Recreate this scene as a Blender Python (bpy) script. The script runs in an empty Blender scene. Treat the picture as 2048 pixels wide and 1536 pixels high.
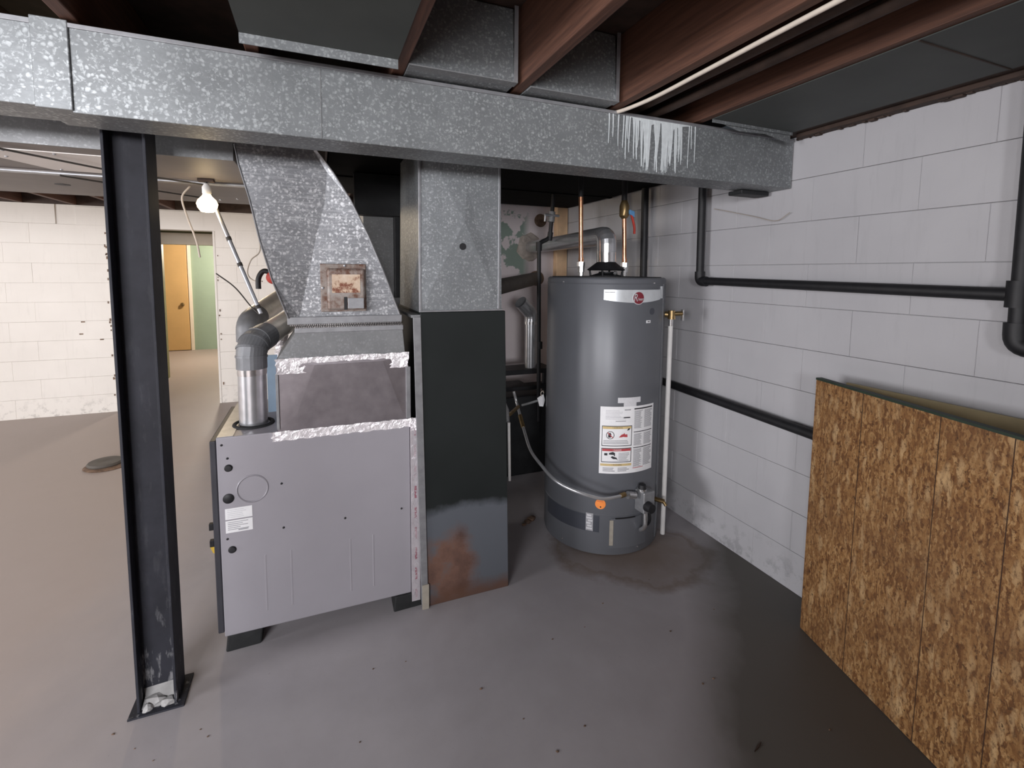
import bpy, bmesh, math, random
from mathutils import Vector, Matrix
random.seed(7)
PI = math.pi
S = bpy.context.scene
COL = S.collection

# ------------------------------------------------------------------ camera
cam_d = bpy.data.cameras.new('camera')
cam = bpy.data.objects.new('camera', cam_d); COL.objects.link(cam)
F_PX = 956.69
cam_d.sensor_fit = 'HORIZONTAL'; cam_d.sensor_width = 36.0
cam_d.lens = F_PX / 2048 * 36.0
cam_d.shift_y = -(768 - 630.283) / 2048
cam_d.clip_start = 0.02; cam_d.clip_end = 100
yaw, pitch, roll = 0.387075710, -0.0888237859, 0.00944216
fwd = Vector((math.sin(yaw)*math.cos(pitch), math.cos(yaw)*math.cos(pitch), math.sin(pitch)))
rgt = Vector((math.cos(yaw), -math.sin(yaw), 0)); upv = rgt.cross(fwd)
r2 = rgt*math.cos(roll) + upv*math.sin(roll); u2 = -rgt*math.sin(roll) + upv*math.cos(roll)
mw = Matrix((r2, u2, -fwd)).transposed().to_4x4(); mw.translation = (0, 0, 1.45)
cam.matrix_world = mw
S.camera = cam

# ------------------------------------------------------------------ world, lights, exposure
w = bpy.data.worlds.new('world'); S.world = w; w.use_nodes = True
w.node_tree.nodes['Background'].inputs[0].default_value = (0.55, 0.62, 0.72, 1)
w.node_tree.nodes['Background'].inputs[1].default_value = 0.05
S.view_settings.view_transform = 'Standard'; S.view_settings.look = 'None'
S.view_settings.gamma = 1.0; S.view_settings.use_curve_mapping = False
S.view_settings.exposure = 0.0

def lamp(name, kind, loc, energy, color, target=None, size=None, sy=None, radius=None):
    d = bpy.data.lights.new(name, kind); d.energy = energy; d.color = color
    o = bpy.data.objects.new(name, d); COL.objects.link(o); o.location = loc
    if kind == 'AREA':
        d.shape = 'RECTANGLE'; d.size = size; d.size_y = sy
        o.rotation_euler = (Vector(target) - Vector(loc)).to_track_quat('-Z', 'Y').to_euler()
    if radius is not None: d.shadow_soft_size = radius
    return o
lamp('window_daylight', 'AREA', (-2.1, -2.5, 1.74), 222, (0.97, 0.965, 1.0), (0.6, 2.0, 1.0), 2.4, 0.65)
lamp('rear_fill_light', 'AREA', (-0.95, -3.7, 1.6), 165, (0.97, 0.965, 1.0), (0.8, 2.0, 1.0), 1.1, 0.7)  # added fill behind the camera that brightens the alcove
lamp('left_window_daylight', 'AREA', (-5.6, 0.5, 1.35), 175, (0.97, 0.965, 1.0), (1.9, 1.3, 1.1), 1.6, 0.9)
lamp('side_window_daylight', 'AREA', (-5.2, 3.4, 1.35), 58, (1.0, 0.96, 0.93), (-1.5, 4.6, 0.9), 1.6, 1.1)
lamp('rear_warm_fill', 'POINT', (-0.75, 4.1, 1.93), 21, (1.0, 0.80, 0.55), radius=0.04)  # added unseen lamp, warms the back wall
lamp('far_room_lamp', 'POINT', (-1.3, 8.9, 1.85), 125, (1.0, 0.86, 0.72), radius=0.12)

# ------------------------------------------------------------------ node materials
class NT:
    def __init__(s, name):
        s.m = bpy.data.materials.new(name); s.m.use_nodes = True
        s.t = s.m.node_tree; s.b = s.t.nodes['Principled BSDF']; s._co = None
    def n(s, typ, **kw):
        x = s.t.nodes.new(typ)
        for k, v in kw.items(): setattr(x, k, v)
        return x
    def l(s, a, b): s.t.links.new(a, b)
    @property
    def co(s):
        if s._co is None: s._co = s.n('ShaderNodeTexCoord').outputs['Object']
        return s._co
    def mapped(s, scale=(1, 1, 1), rot=(0, 0, 0), loc=(0, 0, 0), co=None):
        x = s.n('ShaderNodeMapping'); s.l(co or s.co, x.inputs['Vector'])
        x.inputs['Scale'].default_value = scale; x.inputs['Rotation'].default_value = rot; x.inputs['Location'].default_value = loc
        return x.outputs[0]
    def noise(s, scale=5, detail=3, rough=.55, co=None, dist=0):
        x = s.n('ShaderNodeTexNoise'); s.l(co or s.co, x.inputs['Vector'])
        x.inputs['Scale'].default_value = scale; x.inputs['Detail'].default_value = detail
        x.inputs['Roughness'].default_value = rough; x.inputs['Distortion'].default_value = dist
        return x.outputs[0]
    def voro(s, scale=5, co=None, feature='F1', rnd=1.0):
        x = s.n('ShaderNodeTexVoronoi', feature=feature); s.l(co or s.co, x.inputs['Vector'])
        x.inputs['Scale'].default_value = scale; x.inputs['Randomness'].default_value = rnd
        return x
    def ramp(s, fac, stops):
        x = s.n('ShaderNodeValToRGB'); s.l(fac, x.inputs[0]); e = x.color_ramp.elements
        while len(e) < len(stops): e.new(0.5)
        for k, (p, c) in enumerate(stops):
            e[k].position = p; e[k].color = (c[0], c[1], c[2], 1) if hasattr(c, '__len__') else (c, c, c, 1)
        return x.outputs[0]
    def mix(s, fac, a, b, mode='MIX'):
        x = s.n('ShaderNodeMix', data_type='RGBA', blend_type=mode)
        for sock, v in ((x.inputs[0], fac), (x.inputs[6], a), (x.inputs[7], b)):
            if hasattr(v, 'is_linked') or hasattr(v, 'node'): s.l(v, sock)
            elif hasattr(v, '__len__'): sock.default_value = (v[0], v[1], v[2], 1)
            else: sock.default_value = v
        return x.outputs[2]
    def math(s, op, a, b=0.0, c=None):
        x = s.n('ShaderNodeMath', operation=op)
        for i, v in enumerate((a, b) if c is None else (a, b, c)):
            if hasattr(v, 'node'): s.l(v, x.inputs[i])
            else: x.inputs[i].default_value = v
        return x.outputs[0]
    def xyz(s, co=None):
        x = s.n('ShaderNodeSeparateXYZ'); s.l(co or s.co, x.inputs[0]); return x.outputs
    def set(s, color=None, rough=None, metal=None, bump=None, bstr=.2, bdist=.01, spec=None):
        for k, v in (('Base Color', color), ('Roughness', rough), ('Metallic', metal), ('Specular IOR Level', spec)):
            if v is None: continue
            if hasattr(v, 'node'): s.l(v, s.b.inputs[k])
            elif hasattr(v, '__len__'): s.b.inputs[k].default_value = (v[0], v[1], v[2], 1)
            else: s.b.inputs[k].default_value = v
        if bump is not None:
            x = s.n('ShaderNodeBump'); s.l(bump, x.inputs['Height'])
            x.inputs['Strength'].default_value = bstr; x.inputs['Distance'].default_value = bdist
            s.l(x.outputs[0], s.b.inputs['Normal'])
        return s.m

def plain(name, c, rough=.5, metal=0.0, var=.12, scale=14, bump=0.0, spec=None):
    n = NT(name); f = n.noise(scale, 4)
    lo = [v*(1-var) for v in c]; hi = [min(1, v*(1+var)) for v in c]
    return n.set(n.ramp(f, [(.3, lo), (.7, hi)]), rough, metal, f if bump else None, bump, .004, spec)

def spangle(name, base, fleck, metal=.35, rough=.48, amount=.62, scale=75, streak=False):
    n = NT(name)
    d = n.noise(38, 2)
    co = n.mix(.016, n.co, n.n('ShaderNodeTexNoise').outputs[1]) if False else n.co
    wob = n.n('ShaderNodeTexNoise'); n.l(n.co, wob.inputs['Vector']); wob.inputs['Scale'].default_value = 45
    add = n.n('ShaderNodeVectorMath', operation='MULTIPLY_ADD'); n.l(wob.outputs[1], add.inputs[0])
    add.inputs[1].default_value = (.018, .018, .018); n.l(n.co, add.inputs[2])
    v = n.voro(scale, add.outputs[0]); sep = n.n('ShaderNodeSeparateColor'); n.l(v.outputs['Color'], sep.inputs[0])
    cell = n.ramp(sep.outputs[0], [(amount, 0), (amount+.22, 1)])
    core = n.ramp(v.outputs['Distance'], [(.25, 1), (.55, 0)])
    m1 = n.math('MULTIPLY', cell, core)
    nf = n.ramp(n.noise(scale*1.25, 3, .6, add.outputs[0]), [(.54, 0), (.66, .75)])
    m1 = n.math('MAXIMUM', m1, nf)
    big = n.ramp(n.noise(3.5, 2), [(.3, .45), (.7, 1)])
    m2 = n.math('MULTIPLY', m1, big)
    b2 = n.ramp(n.noise(9, 5, .6), [(.3, [x*.86 for x in base]), (.7, [x*1.12 for x in base])])
    c = n.mix(m2, b2, fleck)
    if streak:
        st = n.noise(6, 4, .7, n.mapped((1.2, 1.2, 24)))
        c = n.mix(n.ramp(st, [(.52, 0), (.72, .5)]), c, fleck)
    return n.set(c, n.ramp(m2, [(0, rough+.05), (1, rough-.08)]), metal, v.outputs['Distance'], .05, .003)

M = {}
M['galv'] = spangle('galvanized_sheet', (.235, .25, .257), (.52, .55, .56), .5, .45, .60, 92)
M['galv_fitting'] = spangle('galvanized_fitting', (.255, .263, .278), (.74, .75, .77), .45, .4, .5, 82, True)
M['galv_drop'] = spangle('galvanized_drop', (.225, .24, .25), (.48, .5, .52), .4, .45, .6, 95)
M['galv_dull'] = spangle('galvanized_dull', (.215, .22, .225), (.30, .31, .315), .3, .5, .7, 95)
M['galv_plain'] = plain('galvanized_smooth', (.33, .335, .35), .38, .55, .14, 30)
M['pan'] = plain('galvanized_pan', (.06, .067, .062), .6, .1, .12, 6)
M['shiny'] = plain('shiny_vent_metal', (.60, .61, .63), .27, .8, .12, 25)
M['vent_bulb_lit'] = plain('bulb_lit_vent_metal', (.74, .70, .63), .33, .5, .12, 25)  # lit copy of the vent metal, bulb's warm glow put into the colour
M['grey_elbow'] = plain('grey_elbow_metal', (.17, .175, .185), .5, .35, .15, 20)
M['alu'] = plain('mill_sheet_metal', (.36, .33, .35), .32, .75, .14, 18)
M['black'] = plain('black_iron', (.010, .010, .012), .55, 0, .3, 30)
M['dark'] = plain('dark_steel', (.02, .021, .023), .6, .2, .3, 12)
M['copper'] = plain('copper_pipe', (.60, .30, .17), .28, .9, .25, 25)
M['brass'] = plain('brass_fitting', (.30, .21, .10), .38, .85, .25, 40)
M['chrome'] = plain('plated_union', (.75, .75, .75), .22, .9, .1, 30)
M['white_plastic'] = plain('white_plastic', (.78, .77, .75), .45, 0, .06, 20)
M['red'] = plain('red_handle', (.45, .035, .02), .45, 0, .2, 30)
M['blue_tag'] = plain('blue_cover', (.12, .30, .55), .5, 0, .1, 30)
M['blue_sheet'] = plain('light_blue_sheet', (.52, .72, .92), .55, 0, .12, 8)
M['furnace'] = plain('furnace_grey_paint', (.335, .322, .352), .42, .1, .04, 3)
M['door_dark'] = plain('furnace_door_dark', (.045, .045, .055), .5, .1, .15, 10)
M['paper'] = plain('paper_white', (.80, .80, .81), .6, 0, .04, 30)
M['print'] = plain('print_grey', (.34, .34, .36), .7, 0, .15, 200)
M['print_dark'] = plain('print_black', (.03, .03, .035), .7, 0, .15, 60)
M['print_pale'] = plain('print_pale', (.62, .62, .64), .7, 0, .08, 150)
M['yellow'] = plain('yellow_print', (.75, .50, .06), .6, 0, .08, 40)
M['amber'] = plain('amber_band', (.62, .47, .22), .6, 0, .08, 40)
M['red_print'] = plain('red_print', (.45, .06, .07), .6, 0, .1, 60)
M['orange'] = plain('orange_sticker', (.95, .29, .06), .55, 0, .08, 40)
M['maroon'] = plain('maroon_badge', (.19, .018, .03), .35, 0, .1, 40)
M['badge'] = plain('silver_badge', (.66, .69, .71), .3, .35, .06, 30)
M['tank'] = plain('tank_grey_enamel', (.118, .124, .138), .38, .05, .05, 5)
M['tank_band'] = plain('tank_dark_band', (.055, .06, .075), .4, .1, .08, 8)
M['tan_tape'] = plain('tan_strip', (.34, .31, .26), .6, 0, .1, 30)
M['rubber'] = plain('black_rubber', (.012, .013, .014), .8, 0, .3, 30, .3)
M['wire_tan'] = plain('tan_wire', (.42, .36, .30), .5, 0, .1, 40)
M['wire_dark'] = plain('dark_wire', (.04, .035, .03), .6, 0, .1, 40)
M['cable'] = plain('pale_cable', (.62, .55, .47), .5, 0, .06, 40)
M['stud'] = plain('pine_stud', (.82, .56, .34), .6, 0, .12, 12)
M['flexpipe'] = plain('flex_connector', (.55, .56, .58), .3, .7, .08, 30)
M['door_tan'] = plain('tan_door_paint', (.62, .40, .17), .5, 0, .05, 4)
M['green_wall'] = plain('green_wall_paint', (.27, .36, .27), .6, 0, .06, 4)
M['olive_wall'] = plain('olive_wall_paint', (.20, .20, .09), .6, 0, .12, 4)
M['cream'] = plain('cream_paint', (.80, .72, .60), .6, 0, .05, 5)
M['plaster'] = plain('thimble_plaster', (.42, .37, .33), .8, 0, .25, 14, .6)
M['rust_iron'] = plain('rusty_iron', (.17, .11, .075), .7, .2, .5, 25, .3)

def joist_mat():
    n = NT('joist_wood'); g = n.noise(3, 5, .6, n.mapped((30, 1.5, 30)))
    c = n.ramp(g, [(.3, (.062, .026, .016)), (.7, (.135, .060, .036))])
    return n.set(c, .65, 0, g, .2, .004)
M['joist'] = joist_mat()
M['shade_black'] = plain('shade_black_sheet', (.006, .006, .006), .9, 0, .3, 10, 0, .1)  # near-black colour standing in for unlit shade
M['joist_dark'] = plain('old_dark_wood', (.05, .03, .022), .75, 0, .4, 12, .2)
M['plank'] = plain('grey_pipe_paint', (.10, .09, .08), .6, .2, .2, 10)

def wall_mat(name, lo, hi, grime=True):
    n = NT(name)
    geo = n.n('ShaderNodeNewGeometry'); pos = geo.outputs['Position']
    f = n.noise(1.3, 4, .6, pos); c = n.ramp(f, [(.3, lo), (.7, hi)])
    if grime:
        st = n.noise(5, 4, .65, n.mapped((6, 6, .7), co=pos))
        c = n.mix(n.ramp(st, [(.56, 0), (.78, .28)]), c, [v*.74 for v in lo])
        z = n.xyz(pos)[2]; lowz = n.ramp(z, [(.0, 1), (.22, 0)])
        sp = n.ramp(n.noise(14, 5, .7, pos), [(.52, 0), (.62, 1)])
        c = n.mix(n.math('MULTIPLY', n.math('MULTIPLY', lowz, sp), .55), c, [v*.45 for v in lo])
    b = n.noise(60, 4, .6, pos)
    return n.set(c, .62, 0, b, .12, .004)
M['wall_right'] = wall_mat('grey_white_block_paint', (.45, .445, .465), (.53, .525, .542))
M['wall_joint'] = wall_mat('painted_joint', (.40, .40, .415), (.47, .47, .48), False)
M['wall_back'] = wall_mat('cream_white_block_paint', (.70, .665, .62), (.78, .745, .70))
M['wall_far'] = wall_mat('far_wall_paint', (.5, .5, .48), (.58, .58, .55), False)

def alcove_mat():
    n = NT('alcove_paint'); x, y, z = n.xyz()
    c = n.ramp(n.noise(2.2, 4), [(.3, (.66, .59, .60)), (.7, (.76, .69, .70))])
    p = n.ramp(n.noise(5.5, 4, .6), [(.5, 0), (.53, 1)])
    hz = n.ramp(z, [(1.38/2.2, 0), (1.45/2.2, 1)]); hz.node.inputs[0]
    zz = n.math('DIVIDE', z, 2.2); n.t.links.remove(hz.node.inputs[0].links[0]); n.l(zz, hz.node.inputs[0])
    xl = n.ramp(n.math('DIVIDE', x, 2.0), [(.80, 1), (.83, 0)])
    k = n.math('MULTIPLY', n.math('MULTIPLY', p, hz), xl)
    c = n.mix(k, c, (.25, .32, .275))
    return n.set(c, .7, 0, n.noise(18, 5), .3, .006)
M['alcove'] = alcove_mat()

def floor_mat():
    n = NT('concrete_floor'); x, y, z = n.xyz()
    f = n.noise(.9, 6, .62, dist=.3); g = n.noise(7, 5, .6)
    c = n.ramp(f, [(.28, (.32, .302, .318)), (.5, (.39, .37, .388)), (.75, (.46, .437, .455))])
    c = n.mix(n.ramp(g, [(.35, .22), (.7, 0)]), c, (.29, .27, .265))
    # bulb's warm light painted brownish towards the back room, edge follows noise
    e = n.math('ADD', n.math('MULTIPLY', x, -1.0), n.math('MULTIPLY', n.math('SUBTRACT', f, .5), 1.2))
    br = n.ramp(n.math('MULTIPLY_ADD', e, .5, .18), [(.35, 0), (.75, .75)])
    c = n.mix(br, c, (.42, .345, .305))
    # rusty water stain round the heater base
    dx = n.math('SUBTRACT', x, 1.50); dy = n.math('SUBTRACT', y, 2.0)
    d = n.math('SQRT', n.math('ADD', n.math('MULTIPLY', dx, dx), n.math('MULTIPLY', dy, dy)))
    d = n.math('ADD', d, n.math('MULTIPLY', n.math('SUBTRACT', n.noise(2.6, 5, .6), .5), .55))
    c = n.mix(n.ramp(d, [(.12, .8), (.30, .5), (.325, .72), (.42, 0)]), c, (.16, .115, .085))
    # floor shade painted olive-dark along the right wall and the boards
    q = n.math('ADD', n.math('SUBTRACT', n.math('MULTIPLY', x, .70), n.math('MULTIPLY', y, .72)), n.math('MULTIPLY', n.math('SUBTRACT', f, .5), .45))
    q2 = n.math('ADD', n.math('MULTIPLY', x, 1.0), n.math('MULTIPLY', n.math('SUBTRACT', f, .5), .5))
    wall_shade = n.math('MULTIPLY', n.ramp(n.math('ADD', q, .5), [(.37, 0), (.62, .86)]), n.ramp(n.math('MULTIPLY', q2, .5), [(.40, 0), (.60, 1)]))
    c = n.mix(wall_shade, c, (.068, .062, .048))
    v = n.voro(2.3, n.mapped((1, 1, 1), co=n.co), 'DISTANCE_TO_EDGE')
    sp = n.ramp(n.noise(55, 3, .7), [(.70, 0), (.76, .35)])
    c = n.mix(sp, c, (.12, .11, .10))
    return n.set(c, n.ramp(f, [(.3, .46), (.7, .6)]), 0, g, .12, .01, .35)
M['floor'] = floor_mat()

def column_mat():
    n = NT('column_paint'); x, y, z = n.xyz()
    c = n.ramp(n.noise(9, 5, .6), [(.3, (.017, .0175, .023)), (.7, (.029, .030, .039))])
    s1 = n.ramp(n.noise(22, 5, .7, n.mapped((1.5, 1.5, .35))), [(.57, 0), (.66, 1)])
    lowz = n.ramp(z, [(.02, .9), (.4, .05)])
    c = n.mix(n.math('MULTIPLY', s1, lowz), c, (.25, .25, .26))
    return n.set(c, .65, 0, n.noise(40, 3), .15, .003, .25)
M['column'] = column_mat()

def cabinet_mat():
    n = NT('dark_cabinet_rust'); x, y, z = n.xyz()
    nz = n.noise(6, 6, .65); nb = n.math('SUBTRACT', nz, .5)
    c = n.ramp(n.noise(2.5, 5), [(.3, (.009, .0118, .0115)), (.7, (.014, .0175, .0175))])
    zz = n.math('ADD', z, n.math('MULTIPLY', nb, .10))
    c = n.mix(n.ramp(zz, [(.40, .85), (.445, 0)]), c, (.115, .125, .145))
    hx = n.math('DIVIDE', n.math('SUBTRACT', x, .50), .15); hz = n.math('DIVIDE', n.math('SUBTRACT', z, .16), .19)
    d = n.math('SQRT', n.math('ADD', n.math('MULTIPLY', hx, hx), n.math('MULTIPLY', hz, hz)))
    d = n.math('ADD', d, n.math('MULTIPLY', nb, 1.3))
    rust = n.ramp(nz, [(.3, (.085, .04, .027)), (.5, (.17, .085, .055)), (.62, (.13, .105, .10)), (.8, (.15, .13, .125))])
    c = n.mix(n.ramp(d, [(.55, .85), (1.3, 0)]), c, rust)
    c = n.mix(n.ramp(n.math('ADD', z, n.math('MULTIPLY', nb, .12)), [(.01, .85), (.07, 0)]), c, (.11, .055, .035))
    return n.set(c, .55, 0, n.noise(30, 4), .08, .003, .3)
M['cabinet'] = cabinet_mat()

def rusty_plate():
    n = NT('rust_stained_plate'); f = n.noise(17, 6, .7)
    c = n.ramp(f, [(.38, (.14, .06, .035)), (.52, (.30, .25, .22)), (.7, (.40, .38, .36))])
    return n.set(c, .55, .3, f, .15, .003)
M['rusty'] = rusty_plate()
def rusty_label():
    n = NT('rust_stained_label'); f = n.noise(22, 6, .7); x, y, z = n.xyz()
    k = n.math('ADD', f, n.math('MULTIPLY', n.math('SUBTRACT', z, 1.40), 3.0))
    c = n.ramp(k, [(.41, (.22, .07, .035)), (.49, (.62, .46, .33)), (.7, (.74, .62, .50))])
    return n.set(c, .55, 0)
M['rusty_label'] = rusty_label()

def foil_mat():
    n = NT('foil_tape'); f = n.noise(24, 4, .6, dist=.6)
    return n.set(n.ramp(f, [(.3, (.86, .82, .85)), (.7, (.97, .95, .96))]), .3, .35, n.noise(34, 4, .6, dist=1.2), .55, .012)
M['foil'] = foil_mat()
def foil_print():
    n = NT('printed_foil_tape'); x, y, z = n.xyz()
    bx = n.math('FRACT', n.math('MULTIPLY', z, 11.0))
    band = n.ramp(n.math('ABSOLUTE', n.math('MULTIPLY', n.math('SUBTRACT', x, .3655), 100.0)), [(.42, 1), (.5, 0)])
    blk = n.math('MULTIPLY', n.math('MULTIPLY', n.ramp(bx, [(.40, 0), (.42, 1)]), band), n.ramp(n.noise(150, 2), [(.43, 0), (.5, 1)]))
    gate = n.ramp(n.noise(5, 2), [(.42, .25), (.55, .8)])
    c = n.mix(n.math('MULTIPLY', blk, gate), n.ramp(n.noise(24, 4), [(.3, (.68, .63, .67)), (.7, (.86, .82, .85))]), (.48, .10, .16))
    return n.set(c, .3, .6, n.noise(34, 4, .6, dist=1.2), .4, .008)
M['foil_print'] = foil_print()

def osb_mat():
    n = NT('osb_strands')
    cols = []
    for i, (rot, sc, st) in enumerate(((.2, 150, .15), (-.6, 165, .17), (1.0, 140, .16))):
        wob = n.n('ShaderNodeTexNoise'); n.l(n.co, wob.inputs['Vector']); wob.inputs['Scale'].default_value = 30; wob.inputs['Detail'].default_value = 4
        add = n.n('ShaderNodeVectorMath', operation='MULTIPLY_ADD'); n.l(wob.outputs[1], add.inputs[0])
        add.inputs[1].default_value = (.03, 0, .03); n.l(n.co, add.inputs[2])
        mp = n.mapped((sc, 8, sc*st), (0, rot, 0), (i*3.1, 0, i*1.7), add.outputs[0])
        v = n.voro(1.0, mp); sep = n.n('ShaderNodeSeparateColor'); n.l(v.outputs['Color'], sep.inputs[0])
        cols.append(sep.outputs[0])
    a = n.ramp(n.noise(32, 4, .6), [(.46, 0), (.54, 1)]); b = n.ramp(n.noise(36, 4, .6, n.mapped((1, 1, 1), loc=(5, 2, 1))), [(.5, 0), (.58, 1)])
    v = n.mix(b, n.mix(a, cols[0], cols[1]), cols[2])
    v = n.mix(.22, v, n.noise(9, 4, .6))
    c = n.ramp(v, [(.08, (.105, .042, .016)), (.32, (.215, .100, .036)), (.55, (.30, .155, .058)), (.8, (.41, .235, .098)), (1, (.54, .35, .17))])
    for i, (rot, off) in enumerate(((.3, 1.0), (-.8, 4.0))):     # long pale surface strands
        mp = n.mapped((50, 8, 12), (0, rot, 0), (off, 0, off), add.outputs[0])
        sv = n.voro(1.0, mp); sp = n.n('ShaderNodeSeparateColor'); n.l(sv.outputs['Color'], sp.inputs[0])
        k = n.math('MULTIPLY', n.ramp(sp.outputs[0], [(.80, 0), (.86, .7)]), n.ramp(sv.outputs['Distance'], [(.3, 1), (.6, 0)]))
        c = n.mix(k, c, (.56, .37, .185))
    fine = n.noise(120, 5, .7, n.mapped((1, 1, .45)))
    c = n.mix(n.ramp(fine, [(.36, .8), (.5, 0)]), c, (.085, .038, .018))
    c = n.mix(n.ramp(n.noise(48, 5, .7), [(.585, 0), (.65, .9)]), c, (.04, .019, .010))
    c = n.mix(n.ramp(n.noise(3, 3), [(.35, .35), (.6, 0)]), c, (.15, .078, .038))
    return n.set(c, .6, 0, v, .2, .002, .3)
M['osb'] = osb_mat()
M['osb_edge'] = plain('green_sealed_edge', (.02, .035, .022), .6, 0, .2, 20)
M['ply'] = plain('khaki_plywood', (.50, .41, .24), .65, 0, .15, 6)
M['groove'] = plain('osb_nail_line', (.05, .022, .01), .7, 0, .2, 30)
M['cold_void'] = plain('grout', (.36, .355, .35), .85, 0, .15, 25, .5)
M['drip'] = plain('white_drip', (.62, .66, .67), .5, 0, .08, 50)
M['patch'] = plain('pale_patch_sheet', (.85, .81, .77), .6, 0, .06, 5)
M['trunk'] = plain('trunk_underside_sheet', (.215, .19, .175), .55, .15, .12, 4)
M['rod'] = plain('grey_conduit', (.42, .43, .46), .35, .6, .1, 30)

def emit(name, col, st):
    n = NT(name); e = n.n('ShaderNodeEmission'); e.inputs[0].default_value = (*col, 1); e.inputs[1].default_value = st
    n.l(e.outputs[0], n.t.nodes['Material Output'].inputs[0]); return n.m
M['bulb'] = emit('lit_bulb', (1.0, .75, .42), 9)

# ------------------------------------------------------------------ mesh helpers
class B:
    def __init__(s): s.bm = bmesh.new()
    def box(s, x0, x1, y0, y1, z0, z1):
        v = [s.bm.verts.new((x, y, z)) for x in (x0, x1) for y in (y0, y1) for z in (z0, z1)]
        for q in ((0, 1, 3, 2), (4, 6, 7, 5), (0, 4, 5, 1), (2, 3, 7, 6), (0, 2, 6, 4), (1, 5, 7, 3)):
            s.bm.faces.new([v[i] for i in q])
        return s
    def hexa(s, bot, top):
        a = [s.bm.verts.new(p) for p in bot]; b = [s.bm.verts.new(p) for p in top]; k = len(a)
        s.bm.faces.new(a[::-1]); s.bm.faces.new(b)
        for i in range(k): s.bm.faces.new([a[i], a[(i+1) % k], b[(i+1) % k], b[i]])
        return s
    def prism(s, poly, y0, y1):     # polygon in XZ, extruded along Y
        return s.hexa([(x, y0, z) for x, z in poly], [(x, y1, z) for x, z in poly])
    def tube(s, pts, r, n=12, caps=True, bore=None):
        pts = [Vector(p) for p in pts]; rings = []; prev = None
        for i, p in enumerate(pts):
            t = (pts[min(i+1, len(pts)-1)] - pts[max(i-1, 0)]).normalized()
            if prev is None:
                a = Vector((0, 0, 1)) if abs(t.z) < .9 else Vector((1, 0, 0)); u = t.cross(a).normalized()
            else:
                u = (prev - t*prev.dot(t)).normalized()
            prev = u; v = t.cross(u); rr = r[i] if hasattr(r, '__len__') else r
            rings.append([s.bm.verts.new(p + (u*math.cos(2*PI*k/n) + v*math.sin(2*PI*k/n))*rr) for k in range(n)])
        for a, b in zip(rings, rings[1:]):
            for k in range(n): s.bm.faces.new([a[k], a[(k+1) % n], b[(k+1) % n], b[k]])
        if caps: s.bm.faces.new(rings[0][::-1]); s.bm.faces.new(rings[-1])
        return s
    def lathe(s, prof, c=(0, 0, 0), n=40, axis='Z', close=False):
        rings = []
        for r, h in prof:
            ring = []
            for k in range(n):
                a = 2*PI*k/n; x, y = r*math.cos(a), r*math.sin(a)
                p = (x, y, h) if axis == 'Z' else ((x, h, y) if axis == 'Y' else (h, x, y))
                ring.append(s.bm.verts.new((c[0]+p[0], c[1]+p[1], c[2]+p[2])))
            rings.append(ring)
        for a, b in zip(rings, rings[1:]):
            for k in range(n): s.bm.faces.new([a[k], a[(k+1) % n], b[(k+1) % n], b[k]])
        if not close: s.bm.faces.new(rings[0]); s.bm.faces.new(rings[-1])
        return s
    def blob(s, c, r, sub=2, jit=0.0, sq=(1, 1, 1)):
        g = bmesh.ops.create_icosphere(s.bm, subdivisions=sub, radius=1.0)
        for v in g['verts']:
            k = 1 + random.uniform(-jit, jit)
            v.co = Vector((c[0]+v.co.x*r*sq[0]*k, c[1]+v.co.y*r*sq[1]*k, c[2]+v.co.z*r*sq[2]*k))
        return s
    def cyl_patch(s, a0, a1, z0, z1, r, th=.0012, n=14, z0b=None, z1b=None):
        # patch that wraps the heater; angles in degrees from -Y towards +X
        def P(a, z, rr): return (HX + rr*math.sin(math.radians(a)), HY - rr*math.cos(math.radians(a)), z)
        n = max(1, min(n, int(abs(a1-a0)/2)+1))
        o, i_ = [], []
        for k in range(n+1):
            a = a0+(a1-a0)*k/n
            o.append((s.bm.verts.new(P(a, z0, r+th)), s.bm.verts.new(P(a, z1, r+th))))
            i_.append((s.bm.verts.new(P(a, z0, r-.001)), s.bm.verts.new(P(a, z1, r-.001))))
        for k in range(n):
            s.bm.faces.new([o[k][0], o[k+1][0], o[k+1][1], o[k][1]])
            s.bm.faces.new([i_[k][0], o[k][0], o[k][1], i_[k][1]][::1]) if k == 0 else None
            s.bm.faces.new([o[k][1], o[k+1][1], i_[k+1][1], i_[k][1]])
            s.bm.faces.new([o[k+1][0], o[k][0], i_[k][0], i_[k+1][0]])
        s.bm.faces.new([o[n][0], i_[n][0], i_[n][1], o[n][1]])
        return s
    def build(s, name, mat, parent=None, bevel=0.0, smooth=False, kind=None, label=None):
        bmesh.ops.recalc_face_normals(s.bm, faces=s.bm.faces)
        me = bpy.data.meshes.new(name); s.bm.to_mesh(me); s.bm.free()
        return link(name, me, mat, parent, bevel, smooth, kind, label)

def link(name, me, mat, parent=None, bevel=0.0, smooth=False, kind=None, label=None):
    o = bpy.data.objects.new(name, me); COL.objects.link(o)
    if not me.materials and mat is not None: me.materials.append(M[mat] if isinstance(mat, str) else mat)
    if parent is not None:
        o.parent = parent
        if parent.type == 'EMPTY' and not parent.get('_local'): o.location = -parent.location
    if smooth:
        for p in me.polygons: p.use_smooth = True
        md = o.modifiers.new('edge', 'EDGE_SPLIT'); md.split_angle = math.radians(38)
    if bevel:
        md = o.modifiers.new('bevel', 'BEVEL'); md.width = bevel; md.segments = 2; md.limit_method = 'ANGLE'
    if kind: o['kind'] = kind
    if label: o['label'] = label
    return o

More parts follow.
